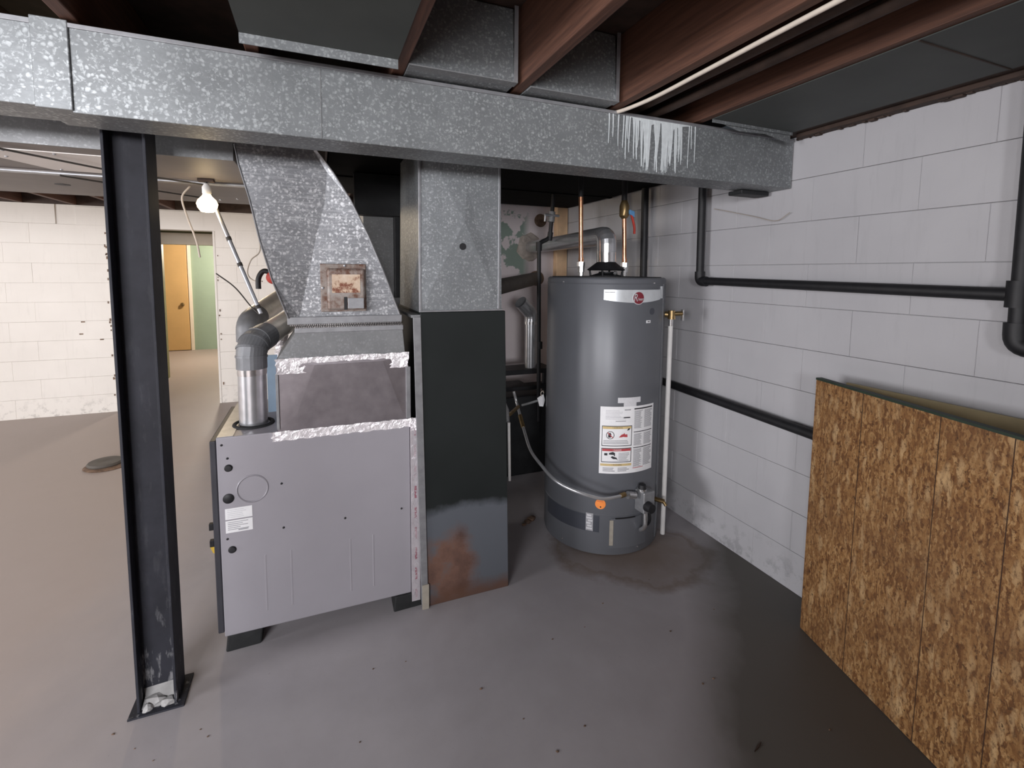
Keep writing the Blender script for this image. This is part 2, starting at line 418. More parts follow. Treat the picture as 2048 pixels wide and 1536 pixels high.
def thing(name, label, cat, loc=(0, 0, 0), group=None):
    o = bpy.data.objects.new(name, None); COL.objects.link(o); o.location = loc
    o.empty_display_size = .05; o['label'] = label; o['category'] = cat
    if group: o['group'] = group
    return o
def tag(o, label, cat, group=None):
    o['label'] = label; o['category'] = cat
    if group: o['group'] = group
    return o
def struct(o): o['kind'] = 'structure'; return o

def bend(pts, rad=.05, seg=6):
    """polyline with rounded corners"""
    pts = [Vector(p) for p in pts]; out = [pts[0]]
    for a, b, c in zip(pts, pts[1:], pts[2:]):
        d1 = (a-b); d2 = (c-b); k = min(rad, d1.length*.49, d2.length*.49)
        p, q = b+d1.normalized()*k, b+d2.normalized()*k
        for i in range(seg+1):
            t = i/seg; out.append(p*(1-t)**2 + b*2*t*(1-t) + q*t*t)
    out.append(pts[-1]); return out
def spline(pts, seg=8):
    pts = [Vector(p) for p in pts]; P = [pts[0]*2-pts[1]] + pts + [pts[-1]*2-pts[-2]]; out = []
    for i in range(1, len(P)-2):
        for k in range(seg):
            t = k/seg; a, b, c, d = P[i-1:i+3]
            out.append(.5*((2*b) + (c-a)*t + (2*a-5*b+4*c-d)*t*t + (3*b-a-3*c+d)*t**3))
    out.append(pts[-1]); return out

def text_mesh(body, size, spacing=1.0):
    cu = bpy.data.curves.new('lettering', 'FONT'); cu.body = body; cu.size = size; cu.space_character = spacing
    cu.align_x = 'CENTER'; cu.align_y = 'CENTER'; cu.resolution_u = 3; cu.extrude = 0
    o = bpy.data.objects.new('lettering', cu); COL.objects.link(o)
    dg = bpy.context.evaluated_depsgraph_get(); me = bpy.data.meshes.new_from_object(o.evaluated_get(dg))
    bpy.data.objects.remove(o); return me
HX, HY, HR, HZ = 1.485, 2.27, .32, 1.43
def text_on_heater(body, size, a, z, r, mat, parent, spacing=1.0, name='lettering', shear=0, sx=1.0):
    me = text_mesh(body, size, spacing); a = math.radians(a)
    for v in me.vertices:
        x, y = v.co.x*sx + v.co.y*shear, v.co.y; t = a + x/r
        v.co = (HX+r*math.sin(t), HY-r*math.cos(t), z+y)
    return link(name, me, mat, parent)

# ================================================================== SETTING
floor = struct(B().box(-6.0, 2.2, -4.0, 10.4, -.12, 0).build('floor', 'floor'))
ceiling = struct(B().box(-6.0, 2.2, -4.0, 10.4, 2.30, 2.36).build('ceiling', 'joist_dark'))
# floor joists, 0.4 m on centre
jm = B().box(-.0185, .0185, -3.95, 5.92, 2.06, 2.299); jme = None
for k in range(-8, 4):
    x = .247 + .3985*k
    if jme is None:
        jo = jm.build('joist', 'joist', ceiling, .003); jme = jo.data
    else:
        jo = link('joist', jme, None, ceiling, .003)
    jo.location = (x, 0, 0)
jm2 = B().box(-.0185, .0185, 6.11, 10.3, 2.06, 2.299); jo = jm2.build('joist', 'joist_dark', ceiling); jo.location = (-1.75, 0, 0)

BL, BH = .40, .1873
def block_mesh(L, hg, bg, bv, name='block'):
    b = B().box(-L/2+hg, L/2-hg, 0, .016, -BH/2+bg, BH/2-bg)
    fr = [e for e in b.bm.edges if all(abs(v.co.y) < 1e-6 for v in e.verts)]
    bmesh.ops.bevel(b.bm, geom=fr, offset=bv, segments=1, affect='EDGES')
    bmesh.ops.recalc_face_normals(b.bm, faces=b.bm.faces)
    me = bpy.data.meshes.new(name); b.bm.to_mesh(me); b.bm.free(); return me
def lay_blocks(wall, mat, a0, a1, ztop, courses, place, phase, clip=None, gaps=(.0003, .0007, .0015)):
    cache = {}
    for c in range(courses):
        z = ztop - (c+.5)*BH
        s = a0 + ((phase + (c % 2)*BL/2 - a0) % BL) - BL
        while s < a1 - .02:
            lo, hi = max(s, a0), min(s+BL, a1); s += BL
            if hi-lo < .03: continue
            if clip and not clip(lo, hi, z): continue
            key = round(hi-lo, 2)
            if key not in cache:
                cache[key] = block_mesh(key, *gaps); cache[key].materials.append(M[mat])
            o = bpy.data.objects.new('block', cache[key]); COL.objects.link(o); o.parent = wall
            place(o, (lo+hi)/2, z, random.uniform(-.0006, .0006))
wall_r = struct(B().box(2.0, 2.2, -4.0, 6.2, 0, 2.06).build('wall_right', 'wall_joint'))
def place_r(o, a, z, d): o.location = (1.99+d, a, z); o.rotation_euler = (0, 0, -PI/2)
lay_blocks(wall_r, 'wall_right', -.5, 3.70, 2.06, 11, place_r, .06)
wall_b = struct(B().box(-6.0, -1.905, 5.945, 6.1, 0, 2.06).box(-1.0, 2.0, 5.945, 6.1, 0, 2.06).box(-1.905, -1.0, 5.95, 6.1, 1.858, 2.06).build('wall_back', 'wall_back'))
def place_b(o, a, z, d): o.location = (a, 5.935+d, z)
lay_blocks(wall_b, 'wall_back', -3.5, -1.905, 2.06, 11, place_b, .1, lambda lo, hi, z: not (z > 1.87 and hi > -2.16), (.0003, .0006, .001))
lay_blocks(wall_b, 'wall_back', -1.0, .2, 1.873, 10, place_b, .0, None, (.0003, .0006, .001))
B().box(-2.15, .2, 5.937, 5.96, 1.858, 2.05).build('lintel', 'wall_back', wall_b, .004)
B().box(-6.0, 2.0, 5.925, 6.1, 2.062, 2.299).build('rim_board', 'joist_dark', wall_b)
B().box(-1.012, -.992, 5.93, 6.10, 0, 1.858).build('jamb', 'wall_back', wall_b, .003)
B().box(-1.915, -1.895, 5.93, 6.10, 0, 1.858).build('jamb', 'wall_back', wall_b, .003)
ch = B()
for k in range(26):
    x = random.choice((-1.925, -.975)) + random.uniform(-.008, .008); z = random.uniform(.1, 1.8)
    ch.box(x-.006, x+.006*random.random(), 5.927, 5.931, z, z+random.uniform(.01, .03))
for (x, z) in ((-2.18, .80), (-2.16, .92), (-2.02, .74)): ch.box(x, x+.03, 5.9315, 5.934, z, z+.012)
ch.build('chipped_paint', 'rust_iron', wall_b, kind='stuff')
wall_i = struct(B().box(-6.0, -1.865, 7.5, 7.62, 0, 2.06).box(-1.865, -.2, 7.5, 7.62, 1.775, 2.06).build('wall_inner', 'olive_wall'))
B().box(-1.86, -.2, 7.485, 7.5, 1.775, 1.925).build('header', 'cream', wall_i, .003)
struct(B().box(-6.0, 2.2, 10.12, 10.3, 0, 2.3).build('wall_far', 'green_wall'))
d1 = struct(B().box(-2.9, -2.135, 10.075, 10.115, .01, 1.93).build('door_1', 'door_tan', None, .004))
B().box(-2.125, -2.075, 10.085, 10.12, .0, 1.97).build('door_frame', 'cream', d1, .003)
B().lathe([(.012, 0), (.012, -.03), (.03, -.035), (.034, -.055), (.022, -.07), (.004, -.072)], (-2.215, 10.075, .83), 16, 'Y').build('knob', 'brass', d1, smooth=True)
struct(B().box(-.35, -.2, 6.1, 10.12, 0, 2.06).build('wall_corridor', 'cream'))
wall_a = struct(B().box(.86, 1.985, 3.70, 4.3, 0, 2.06).build('wall_alcove', 'alcove'))
B().box(1.885, 1.985, 3.635, 3.70, 0, 2.06).build('stud', 'stud', wall_a, .003)
B().lathe([(.055, -.012), (.052, 0), (.03, .004), (.001, .006)], (1.755, 3.70, 1.888), 24, 'Y').build('flue_cover', 'rust_iron', wall_a, smooth=True, label='round dark cover over an old flue hole')
struct(B().box(-6.2, -6.0, -4.0, 10.4, 0, 2.3).build('wall_left', 'wall_back'))
struct(B().box(-6.0, 2.2, -4.2, -4.0, 0, 2.3).build('wall_front', 'wall_back'))
struct(B().box(-.88, -.26, -1.05, -.85, 0, 2.055).box(.30, 2.0, -1.05, -.85, 0, 2.055).box(-.26, .30, -1.05, -.85, 0, .95).build('wall_light_blocker', 'joist'))  # unseen wall added behind the camera to block lamp light
# dark sill plate along the top of the right wall
tr = struct(B().box(1.90, 2.0, -3.9, 3.63, 2.062, 2.10).box(1.945, 1.994, -3.9, 1.52, 2.044, 2.0625).build('trim_1', 'joist_dark', None, .004))
sp = B()
for k in range(60):
    y = random.uniform(.5, 1.54); sp.box(1.972-random.uniform(0, .01), 1.9845, y, y+random.uniform(.004, .03), 2.045-random.uniform(0, .008), 2.05)
sp.build('ragged_mortar', 'joist_dark', tr, kind='stuff')

# ================================================================== MAIN SUPPLY DUCT
md = thing('supply_duct', 'long galvanized rectangular duct running overhead across the whole picture', 'duct', (.6, 1.63, 1.838))
B().box(-.555, 1.984, 1.56, 1.715, 1.838, 2.05).build('duct_body', 'galv', md, .002)
B().box(-3.2, -.62, 1.572, 1.715, 1.85, 2.052).build('duct_body', 'galv', md, .002)
B().box(-.625, -.552, 1.553, 1.72, 1.842, 2.056).build('drive_collar', 'galv', md, .002, label='raised galvanized collar joining two duct lengths')
B().box(-.553, 1.98, 1.5545, 1.56, 2.040, 2.051).build('top_hem', 'galv_plain', md, .001)
B().box(-3.2, -.625, 1.566, 1.572, 2.041, 2.053).build('top_hem', 'galv_plain', md, .001)
for x in (.022, 1.06): B().box(x, x+.003, 1.5585, 1.561, 1.84, 2.038).build('seam', 'galv_dull', md)
dr = B()
for k in range(54):
    x = random.gauss(1.25, .105) if k < 40 else random.uniform(1.0, 1.52)
    if x < .99 or x > 1.52: continue
    near = max(0, 1-abs(x-1.24)/.17); L = random.uniform(.06, .16)+near*random.uniform(.04, .14); wd = random.uniform(.0009, .002)+near*random.uniform(.0002, .0034)
    L = min(L, random.uniform(.185, .2)); z0 = 2.042; pts = []
    seg = 7
    for i in range(seg+1):
        t = i/seg; ww = wd*(1.4-.9*t) if i < seg else wd*.3
        pts.append((x+.004*math.sin(3*t+k)*(near+.3), z0-L*t, ww))
    poly = [(a-c, b) for a, b, c in pts] + [(a+c, b) for a, b, c in reversed(pts)]
    y1 = 1.5594 - .0004 - .00001*k
    dr.prism(poly, y1, 1.5605)
dr.prism([(1.11, 2.043), (1.11, 2.039), (1.14, 2.034), (1.165, 2.028), (1.176, 1.99), (1.184, 1.92), (1.190, 1.862), (1.200, 1.862), (1.204, 1.93), (1.208, 2.02), (1.24, 2.034), (1.285, 2.028), (1.293, 1.96), (1.298, 1.885), (1.305, 1.885), (1.312, 2.015), (1.345, 2.03), (1.40, 2.039), (1.40, 2.043)], 1.5592, 1.5605)
dr.build('paint_drips', 'drip', md, kind='stuff', label='white paint drips down the duct face')

# ================================================================== JOIST-BAY SHEET METAL
def pan(label, x0, x1, yend, lip, y0=-3.0, zz=2.056):
    t = thing('joist_pan', label, 'duct', ((x0+x1)/2, yend, zz), 'sheet metal pans between the joists')
    B().box(x0, x1, y0, yend, zz, zz+.003).build('pan_sheet', 'pan', t)
    B().box(x0, x1, yend-.003, yend, zz-lip, zz+.001).build('end_lip', 'galv', t)
    return t
pan('dark galvanized pan nailed under the joists above the furnace, with bright turned-down lip', -.17, .232, 1.457, .026)
p5 = pan('wide dark sheet metal pan beside the right block wall', 1.452, 1.895, 1.50, .012, -3.0, 2.056)
B().prism([(1.47, 2.058), (1.60, 2.03), (1.75, 2.035), (1.893, 2.012), (1.893, 2.058)], 1.506, 1.509).build('torn_flap', 'galv', p5, label='bent bright galvanized end flap')
B().box(1.452, 1.895, .80, .804, 2.0535, 2.056).build('seam', 'joist_dark', p5)
for x0, x1, yy, lb in ((.267, .612, 1.475, 'galvanized end boot closing the joist bay left of the first bare joist'),
                       (.665, 1.008, 1.49, 'galvanized end boot closing the joist bay between the two bare joists')):
    t = thing('duct_boot', lb, 'duct', ((x0+x1)/2, yy, 2.06), 'galvanized boots in the joist bays')
    b = B(); prof = [(yy, 2.06), (yy+.004, 2.14), (yy+.012, 2.22), (yy+.02, 2.295)]
    b.hexa([(x0, yy, 2.058), (x1, yy, 2.058), (x1, yy+.22, 2.058), (x0, yy+.22, 2.058)], [(x0, yy+.03, 2.296), (x1, yy+.03, 2.296), (x1, yy+.22, 2.296), (x0, yy+.22, 2.296)])
    b.build('boot_body', 'galv', t, .002)
    B().box(x1-.012, x1+.001, yy-.003, yy+.001, 2.058, 2.29).build('corner_flange', 'galv_plain', t)
    B().box(x0, x1, yy-.006, yy+.03, 2.0545, 2.058).build('bottom_flange', 'galv_dull', t)
tag(B().tube(spline([(1.045, 1.62, 2.055), (1.058, 1.50, 2.045), (1.075, 1.36, 2.046), (1.078, 1.15, 2.049), (1.072, .75, 2.049), (1.075, .2, 2.049)]), .0068, 10).build('electric_cable', 'cable', smooth=True), 'pale cable running along the underside of a brown joist', 'cable')
for k, (x, z, r) in enumerate(((1.19, 2.10, .018), (1.27, 2.085, .014), (1.33, 2.12, .02))):
    tag(B().tube([(x, -2.5, z), (x, 1.9, z)], r, 12).build('ceiling_pipe', 'joist_dark', smooth=True),
        ('thick dark pipe between the joists, nearest the pale cable', 'thin dark pipe between the joists, middle one of three', 'dark pipe between the joists, nearest the right wall')[k], 'pipe', 'dark pipes in the joist bay')

# ================================================================== REAR TRUNK DUCTS
t1 = thing('trunk_duct', 'wide rear trunk duct behind the steel column with pale patched underside', 'duct', (-1.5, 2.2, 1.832))
B().box(-3.6, -.26, 1.972, 2.465, 1.832, 2.045).build('duct_body', 'trunk', t1, .002)
B().box(-3.6, -.262, 1.966, 1.972, 1.832, 2.05).build('front_face', 'galv_dull', t1)
B().hexa([(-.95, 2.07, 1.8295), (-.64, 2.07, 1.8295), (-.60, 2.43, 1.8295), (-.93, 2.43, 1.8295), (-1.02, 2.2, 1.8295)][::-1], [(-.95, 2.07, 1.832), (-.64, 2.07, 1.832), (-.60, 2.43, 1.832), (-.93, 2.43, 1.832), (-1.02, 2.2, 1.832)][::-1]).build('patch_panel', 'patch', t1, label='pale screwed-on patch panel')
sc = B()
for x, y in ((-.93, 2.09), (-.80, 2.09), (-.66, 2.09), (-.97, 2.2), (-.90, 2.4), (-.76, 2.4), (-.63, 2.4)): sc.lathe([(.005, 0), (.005, -.003), (.001, -.004)], (x, y, 1.8295), 8)
sc.build('screws', 'galv_plain', t1, kind='stuff')
t2 = thing('trunk_duct', 'second trunk duct behind, over the lit bulb', 'duct', (-1.5, 2.85, 1.826))
B().box(-3.6, .05, 2.472, 3.17, 1.826, 2.045).build('duct_body', 'trunk', t2, .002)
B().box(-3.6, .05, 2.462, 2.50, 1.820, 1.8265).build('drive_cleat', 'galv_plain', t2, .001)
B().lathe([(.028, 0), (.028, -.0015)], (-1.05, 2.80, 1.826), 16).build('hole', 'black', t2)
for k, (x, y) in enumerate(((-.47, 3.02), (-.52, 2.9), (-.38, 2.94))):
    B().lathe([(.006, 0), (.006, -.004), (.001, -.005)], (x, y, 1.826), 8).build('screw', 'chrome', t2)

rt = thing('deep_shade_panel', 'black sheet added for the deep shade under the joists behind the front duct', 'duct', (1.0, 2.7, 1.99))  # black box added where the space under the joists lies in shade
B().box(.066, 1.965, 1.80, 3.60, 1.992, 2.056).build('duct_body', 'shade_black', rt, .003)
for y in (2.35, 2.95): B().box(.066, 1.965, y, y+.03, 1.986, 1.993).build('drive_cleat', 'shade_black', rt)  # strips on the added black shade box, not real cleats

# ================================================================== STEEL COLUMN
sc_ = thing('steel_column', 'dark painted steel channel column standing in front of the furnace', 'column', (-.52, 1.84, 0))
B().box(-.578, -.570, 1.788, 1.892, .004, 2.058).build('flange', 'column', sc_, .0015)
B().box(-.476, -.468, 1.788, 1.892, .004, 2.058).build('flange', 'column', sc_, .0015)
B().box(-.570, -.476, 1.836, 1.843, .004, 2.058).build('web', 'column', sc_)
B().box(-.60, -.445, 1.77, 1.91, 0, .006).build('base_plate', 'column', sc_, .001)
g = B()
g.hexa([(-.57, 1.79, 0), (-.478, 1.79, 0), (-.478, 1.836, 0), (-.57, 1.836, 0)], [(-.565, 1.825, .03), (-.48, 1.815, .028), (-.478, 1.836, .055), (-.57, 1.836, .05)])
g.blob((-.53, 1.815, .015), .022, 2, .25, (1.6, 1, .8)); g.blob((-.497, 1.80, .012), .018, 2, .25, (1.2, 1, .8)); g.blob((-.552, 1.795, .008), .015, 2, .25)
g.build('grout_lump', 'cold_void', sc_, label='crumbly pale grout at the foot of the web')

# ================================================================== FURNACE
fu = thing('furnace', 'grey gas furnace cabinet on black pads behind the column', 'furnace', (0, 2.2, 0))
FX0, FX1, FY0, FY1, FZ0, FZ1 = -.355, .345, 1.97, 2.47, .068, .84
cabb = B().box(FX0, FX1, FY0, FY1, FZ0, FZ1).build('cabinet', 'furnace', fu, .004)
B().box(FX0-.022, FX0-.001, FY0+.004, FY1-.004, FZ0+.015, FZ1-.012).build('front_door', 'door_dark', fu, .004, label='dark front door of the cabinet')
for z in (.504, .44): B().box(FX0-.036, FX0-.021, FY0+.006, FY0+.022, z-.013, z+.013).build('latch', 'black', fu, .002)
B().prism([(-.36, .385), (-.383, .40), (-.392, .425), (-.375, .43), (-.358, .418)], 1.985, 1.987).build('yellow_tag', 'yellow', fu, label='small yellow tag on the door')
for (x, z, r) in ((-.319, .723, .0135), (-.323, .607, .0185), (-.318, .408, .0135)):
    B().lathe([(r, 0), (r, -.003), (r*.75, -.006), (.001, -.0065)], (x, FY0, z), 20, 'Y').build('hole_plug', 'black', fu, smooth=True)
B().lathe([(.055, .001), (.055, -.0005), (.0515, -.0035), (.048, -.0005), (.047, .001)], (-.243, FY0, .632), 40, 'Y', True).build('knockout', 'furnace', fu, smooth=True, label='round embossed knockout')
for i, (z0, z1) in enumerate(((.526, .568), (.474, .521))):
    st = B().box(-.336, -.247, FY0-.0012, FY0+.001, z0, z1).build('rating_label', 'paper', fu, .0004)
    pb = B()
    for k in range(5):
        pb.box(-.329, -.329+random.uniform(.04, .074), FY0-.0016, FY0-.001, z1-.008-k*.007, z1-.0055-k*.007)
    if i == 1: pb.box(-.295, -.262, FY0-.0017, FY0-.001, z0+.006, z0+.010)
    pb.build('fine_print', 'print_pale' if i == 0 else 'print', st)
for (x, z) in ((-.145, .636), (.082, .454), (.307, .453), (-.143, .459), (-.338, .812), (-.321, .760), (-.332, .452)):
    B().lathe([(.0042, 0), (.0042, -.002), (.001, -.0035)], (x, FY0, z), 10, 'Y').build('screw', 'black', fu)
for x in (-.21, -.12, .10, .19):
    B().hexa([(x-.006, FY0+.001, .13), (x+.006, FY0+.001, .13), (x+.006, FY0+.001, .37), (x-.006, FY0+.001, .37)], [(x-.002, FY0-.0009, .14), (x+.002, FY0-.0009, .14), (x+.002, FY0-.0009, .36), (x-.002, FY0-.0009, .36)]).build('pressed_rib', 'furnace', fu)
for (x0, x1, y0) in ((-.352, -.235, 1.975), (.272, .40, 1.962), (-.352, -.235, 2.36), (.272, .36, 2.36)):
    b = B().hexa([(x0-.004, y0, 0), (x1, y0+.004, 0), (x1+.006, y0+.10, 0), (x0, y0+.10, 0)], [(x0+.004, y0+.003, .067), (x1+.008, y0+.002, .067), (x1, y0+.10, .067), (x0, y0+.10, .067)])
    b.build('foot_pad', 'rubber', fu, .006)
B().tube([(-.247+.068*math.cos(2*PI*k/28), 2.11+.068*math.sin(2*PI*k/28), FZ1+.001) for k in range(29)], .008, 8, False).build('flue_gasket', 'rubber', fu)
for j in range(2):
    for k in range(3): B().box(-.343+j*.022, -.327+j*.022, 2.14+k*.03, 2.155+k*.03, FZ1, FZ1+.0012).build('vent_slot', 'black', fu)
B().box(-.352, -.30, 1.972, 2.46, FZ1, FZ1+.002).build('top_flange', 'galv_plain', fu)

# foil tape belongs to the plenum it seals
pl = thing('supply_plenum', 'bare metal plenum box sealed with shiny foil tape on top of the furnace', 'plenum', (.1, 2.2, .842))
b = B(); y0 = 1.966
pts = {}
def V(x, y, z): return b.bm.verts.new((x, y, z))
A = [V(-.150, y0, .842), V(.345, y0, .842), V(.335, y0, 1.112), V(-.150, y0, 1.112)]
ti, tj = V(-.015, y0-.005, 1.090), V(.238, y0-.005, 1.090); bi, bj = V(-.085, y0-.002, .90), V(.315, y0-.002, .868)
for f in ((A[0], A[1], bj, bi), (bi, bj, tj, ti), (A[3], ti, tj, A[2]), (A[0], bi, ti, A[3]), (A[1], A[2], tj, bj)): b.bm.faces.new(f)
K = [V(-.150, 2.44, .842), V(.345, 2.44, .842), V(.335, 2.44, 1.112), V(-.150, 2.44, 1.112)]
for i in range(4): b.bm.faces.new((A[i], A[(i+1) % 4], K[(i+1) % 4], K[i]))
b.bm.faces.new(K)
b.build('plenum_box', 'alu', pl)
B().box(-.153, -.143, 1.960, 1.972, .85, 1.06).build('corner_flange', 'galv_plain', pl, .001)
B().box(.330, .348, 1.958, 1.972, .845, 1.06).build('corner_flange', 'galv_plain', pl, .001)
B().hexa([(-.150, 1.972, 1.110), (.33, 1.972, 1.110), (.33, 2.36, 1.110), (-.150, 2.36, 1.110)], [(-.081, 1.978, 1.214), (.322, 1.978, 1.214), (.322, 2.36, 1.214), (-.081, 2.36, 1.214)]).build('tapered_collar', 'galv_dull', pl, .002)
B().box(-.083, .324, 1.974, 2.36, 1.212, 1.233).build('collar_flange', 'galv_plain', pl, .002)
def crimp(z0, z1, x0, x1, y):
    b = B(); n = 62
    for k in range(n):
        x = x0+(x1-x0)*k/n; b.box(x, x+(x1-x0)/n*.55, y-.002, y+.004, z0, z1)
    return b
crimp(1.232, 1.2385, -.081, .322, 1.975).build('crimped_edge', 'chrome', pl, kind='stuff')
def tape(par, name, x0, x1, z0, z1, y, mat, nx=26, nz=5, amp=.004, seed=1, tilt=0.0, lap=0.0, slope=0.0):
    """wrinkled strip of tape, folded lumps at the ends"""
    rnd = random.Random(seed); b = B(); g = []
    for j in range(nz+1):
        row = []
        for i in range(nx+1):
            u, v = i/nx, j/nz; e = max(0, 1-min(u, 1-u)*nx/3.0)
            x = x0+(x1-x0)*u + rnd.uniform(-.003, .003)*e*2; z = z0+(z1-z0)*v + rnd.uniform(-.0025, .0025) + slope*u
            row.append(b.bm.verts.new((x, y - .002 - amp*rnd.random()*(.35+2.0*e) + tilt*v, z)))
        g.append(row)
    for j in range(nz):
        for i in range(nx): b.bm.faces.new((g[j][i], g[j][i+1], g[j+1][i+1], g[j+1][i]))
    geom = bmesh.ops.extrude_face_region(b.bm, geom=b.bm.faces[:])
    for v in geom['geom']:
        if isinstance(v, bmesh.types.BMVert): v.co.y += .006
    return b.build(name, mat, par)
tape(pl, 'foil_tape', -.150, .340, 1.060, 1.120, 1.965, 'foil', 30, 5, .004, 3, .001)
tape(fu, 'foil_tape', -.172, .352, .804, .841, 1.969, 'foil', 34, 4, .0035, 5, 0)
tape(fu, 'foil_tape', .348, .376, .79, .841, 1.964, 'foil', 6, 8, .006, 8)
B().box(.3465, .383, 1.962, 1.975, .03, .815).build('printed_tape', 'foil_print', fu, .001, label='printed foil tape strip down the furnace edge')

# ================================================================== TRANSITION ELBOW
tr_ = thing('duct_elbow', 'curved galvanized duct elbow rising from the furnace plenum', 'duct', (.1, 2.2, 1.243))
left = [(-.255, 2.045), (-.255, 1.888), (-.245, 1.82), (-.215, 1.70), (-.188, 1.559), (-.152, 1.414), (-.102, 1.272)]
right = [(-.02, 2.045), (.009, 1.897), (.065, 1.82), (.126, 1.722), (.188, 1.591), (.243, 1.455), (.308, 1.272)]
fold = [(-.03, 2.045), (.0, 1.895), (.045, 1.82), (.035, 1.71), (.0, 1.57), (-.03, 1.43), (-.065, 1.272)]
b = B(); YL, YF, YR, YB = 1.955, 1.972, 1.966, 2.35
Lv = [b.bm.verts.new((x, YL, z)) for x, z in left]; Fv = [b.bm.verts.new((x, YF, z)) for x, z in fold]; Rv = [b.bm.verts.new((x, YR, z)) for x, z in right]
Lb = [b.bm.verts.new((x, YB, z)) for x, z in left]; Rb = [b.bm.verts.new((x+.01, YB, z)) for x, z in right]
for i in range(6):
    b.bm.faces.new((Lv[i], Fv[i], Fv[i+1], Lv[i+1])); b.bm.faces.new((Fv[i], Rv[i], Rv[i+1], Fv[i+1]))
    b.bm.faces.new((Lv[i], Lv[i+1], Lb[i+1], Lb[i])); b.bm.faces.new((Rv[i], Rb[i], Rb[i+1], Rv[i+1])); b.bm.faces.new((Lb[i], Lb[i+1], Rb[i+1], Rb[i]))
b.bm.faces.new((Lv[0], Lb[0], Rb[0], Rv[0], Fv[0])); b.bm.faces.new((Lv[6], Fv[6], Rv[6], Rb[6], Lb[6]))
b.build('elbow_body', 'galv_fitting', tr_)
sm = B().tube([(x+.001, YR-.001, z) for x, z in right[1:]], .0035, 6); sm.build('edge_seam', 'galv_plain', tr_)
B().tube([(x, YL-.001, z) for x, z in left[1:]], .003, 6).build('edge_seam', 'galv_plain', tr_)
B().box(-.106, .316, 1.958, 2.35, 1.247, 1.276).build('bottom_flange', 'galv_plain', tr_, .002)
crimp(1.2415, 1.248, -.098, .316, 1.962).build('crimped_edge', 'chrome', tr_, kind='stuff')
B().box(-.078, .314, 1.985, 2.34, 1.2395, 1.25).build('gap_fabric', 'rubber', tr_)

lc = thing('limit_control', 'rust-stained metal control box with cream label screwed to the curved duct', 'control box', (.1, 1.955, 1.30))
B().box(.012, .178, 1.949, 1.957, 1.294, 1.477).build('mounting_plate', 'rusty', lc, .003)
B().box(.034, .170, 1.912, 1.949, 1.303, 1.459).build('cover', 'rusty', lc, .008)
B().box(.052, .153, 1.9105, 1.9125, 1.368, 1.437).build('data_label', 'rusty_label', lc, .0005, label='cream label with rust runs')
B().box(.093, .105, 1.9105, 1.9125, 1.304, 1.352).build('slot', 'black', lc)
B().box(.107, .165, 1.909, 1.9125, 1.308, 1.348).build('lower_tab', 'galv_plain', lc, .001)
for x, z in ((.10, 1.470), (.02, 1.385)): B().lathe([(.005, 0), (.005, -.003), (.001, -.004)], (x, 1.949, z), 10, 'Y').build('screw', 'galv_plain', lc)

# ================================================================== RETURN DROP AND FILTER CABINET
rc = thing('return_cabinet', 'tall dark rust-stained cabinet standing right of the furnace', 'cabinet', (.59, 2.2, 0))
B().hexa([(.412, 1.947, 0), (.789, 1.947, 0), (.789, 2.50, 0), (.412, 2.50, 0)], [(.388, 1.947, 1.283), (.762, 1.947, 1.283), (.762, 2.50, 1.283), (.388, 2.50, 1.283)]).build('cabinet_body', 'cabinet', rc, .003)
B().hexa([(.384, 1.938, .02), (.412, 1.938, .02), (.412, 1.95, .02), (.384, 1.95, .02)], [(.358, 1.942, 1.265), (.389, 1.942, 1.265), (.389, 1.95, 1.265), (.358, 1.95, 1.265)]).build('corner_trim', 'galv_plain', rc, .001, label='bright galvanized corner strip')
B().box(.386, .415, 1.934, 1.9405, .0, .11).build('trim_end', 'tan_tape', rc, .001, label='bent pale end of the corner strip')
B().box(.352, .392, 1.95, 2.48, 1.262, 1.274).build('side_ledge', 'galv_dull', rc, .001)
rd = thing('return_duct', 'galvanized vertical return duct with small round hole on the dark cabinet', 'duct', (.565, 2.2, 1.283))
b = B()
Fz0, Fz1 = 1.284, 1.985; x0b, x1b, x0t, x1t = .388, .745, .398, .735; yf = 1.95
A = [b.bm.verts.new(p) for p in ((x0b, yf, Fz0), (x1b, yf, Fz0), (x1t, yf, Fz1), (x0t, yf, Fz1))]
c = b.bm.verts.new((.575, yf-.010, 1.66)); c2 = b.bm.verts.new((.585, yf-.006, 1.80))
for f in ((A[0], A[1], c), (A[1], A[2], c2, c), (A[2], A[3], c2), (A[3], A[0], c, c2)): b.bm.faces.new(f)
K = [b.bm.verts.new(p) for p in ((x0b, 2.46, Fz0), (x1b, 2.46, Fz0), (x1t, 2.46, Fz1), (x0t, 2.46, Fz1))]
for i in range(4): b.bm.faces.new((A[i], A[(i+1) % 4], K[(i+1) % 4], K[i]))
b.bm.faces.new(K); b.build('duct_body', 'galv_drop', rd)
B().lathe([(.0145, .002), (.0145, -.0092), (.001, -.0093)], (.567, yf, 1.556), 20, 'Y').build('hole', 'black', rd)
B().box(x0b-.004, x0b+.006, yf-.005, yf+.004, 1.285, 1.985).build('corner_seam', 'galv_plain', rd, .001)
B().box(x1b-.018, x1b-.009, yf-.0045, yf+.004, 1.285, 1.985).build('corner_seam', 'galv_plain', rd, .001)
B().box(.384, .75, yf-.006, yf+.01, 1.2845, 1.292).build('bottom_flange', 'galv_plain', rd, .001)

# dark galvanized riser behind, seen in the gap
rr = thing('rear_riser', 'dark galvanized riser in the gap behind the curved duct', 'duct', (.42, 3.1, .0))
B().box(.25, .42, 2.86, 3.3, .0, 1.985).build('riser_body', 'galv_dull', rr, .003)
B().box(.42, .56, 2.82, 3.3, .0, 1.985).build('corner_post', 'dark', rr, .003)
B().box(.24, .47, 2.80, 2.87, 1.24, 1.30).build('ledge', 'galv_dull', rr, .003)
B().box(.20, .56, 2.78, 2.86, 1.76, 1.985).build('head', 'dark', rr, .003)

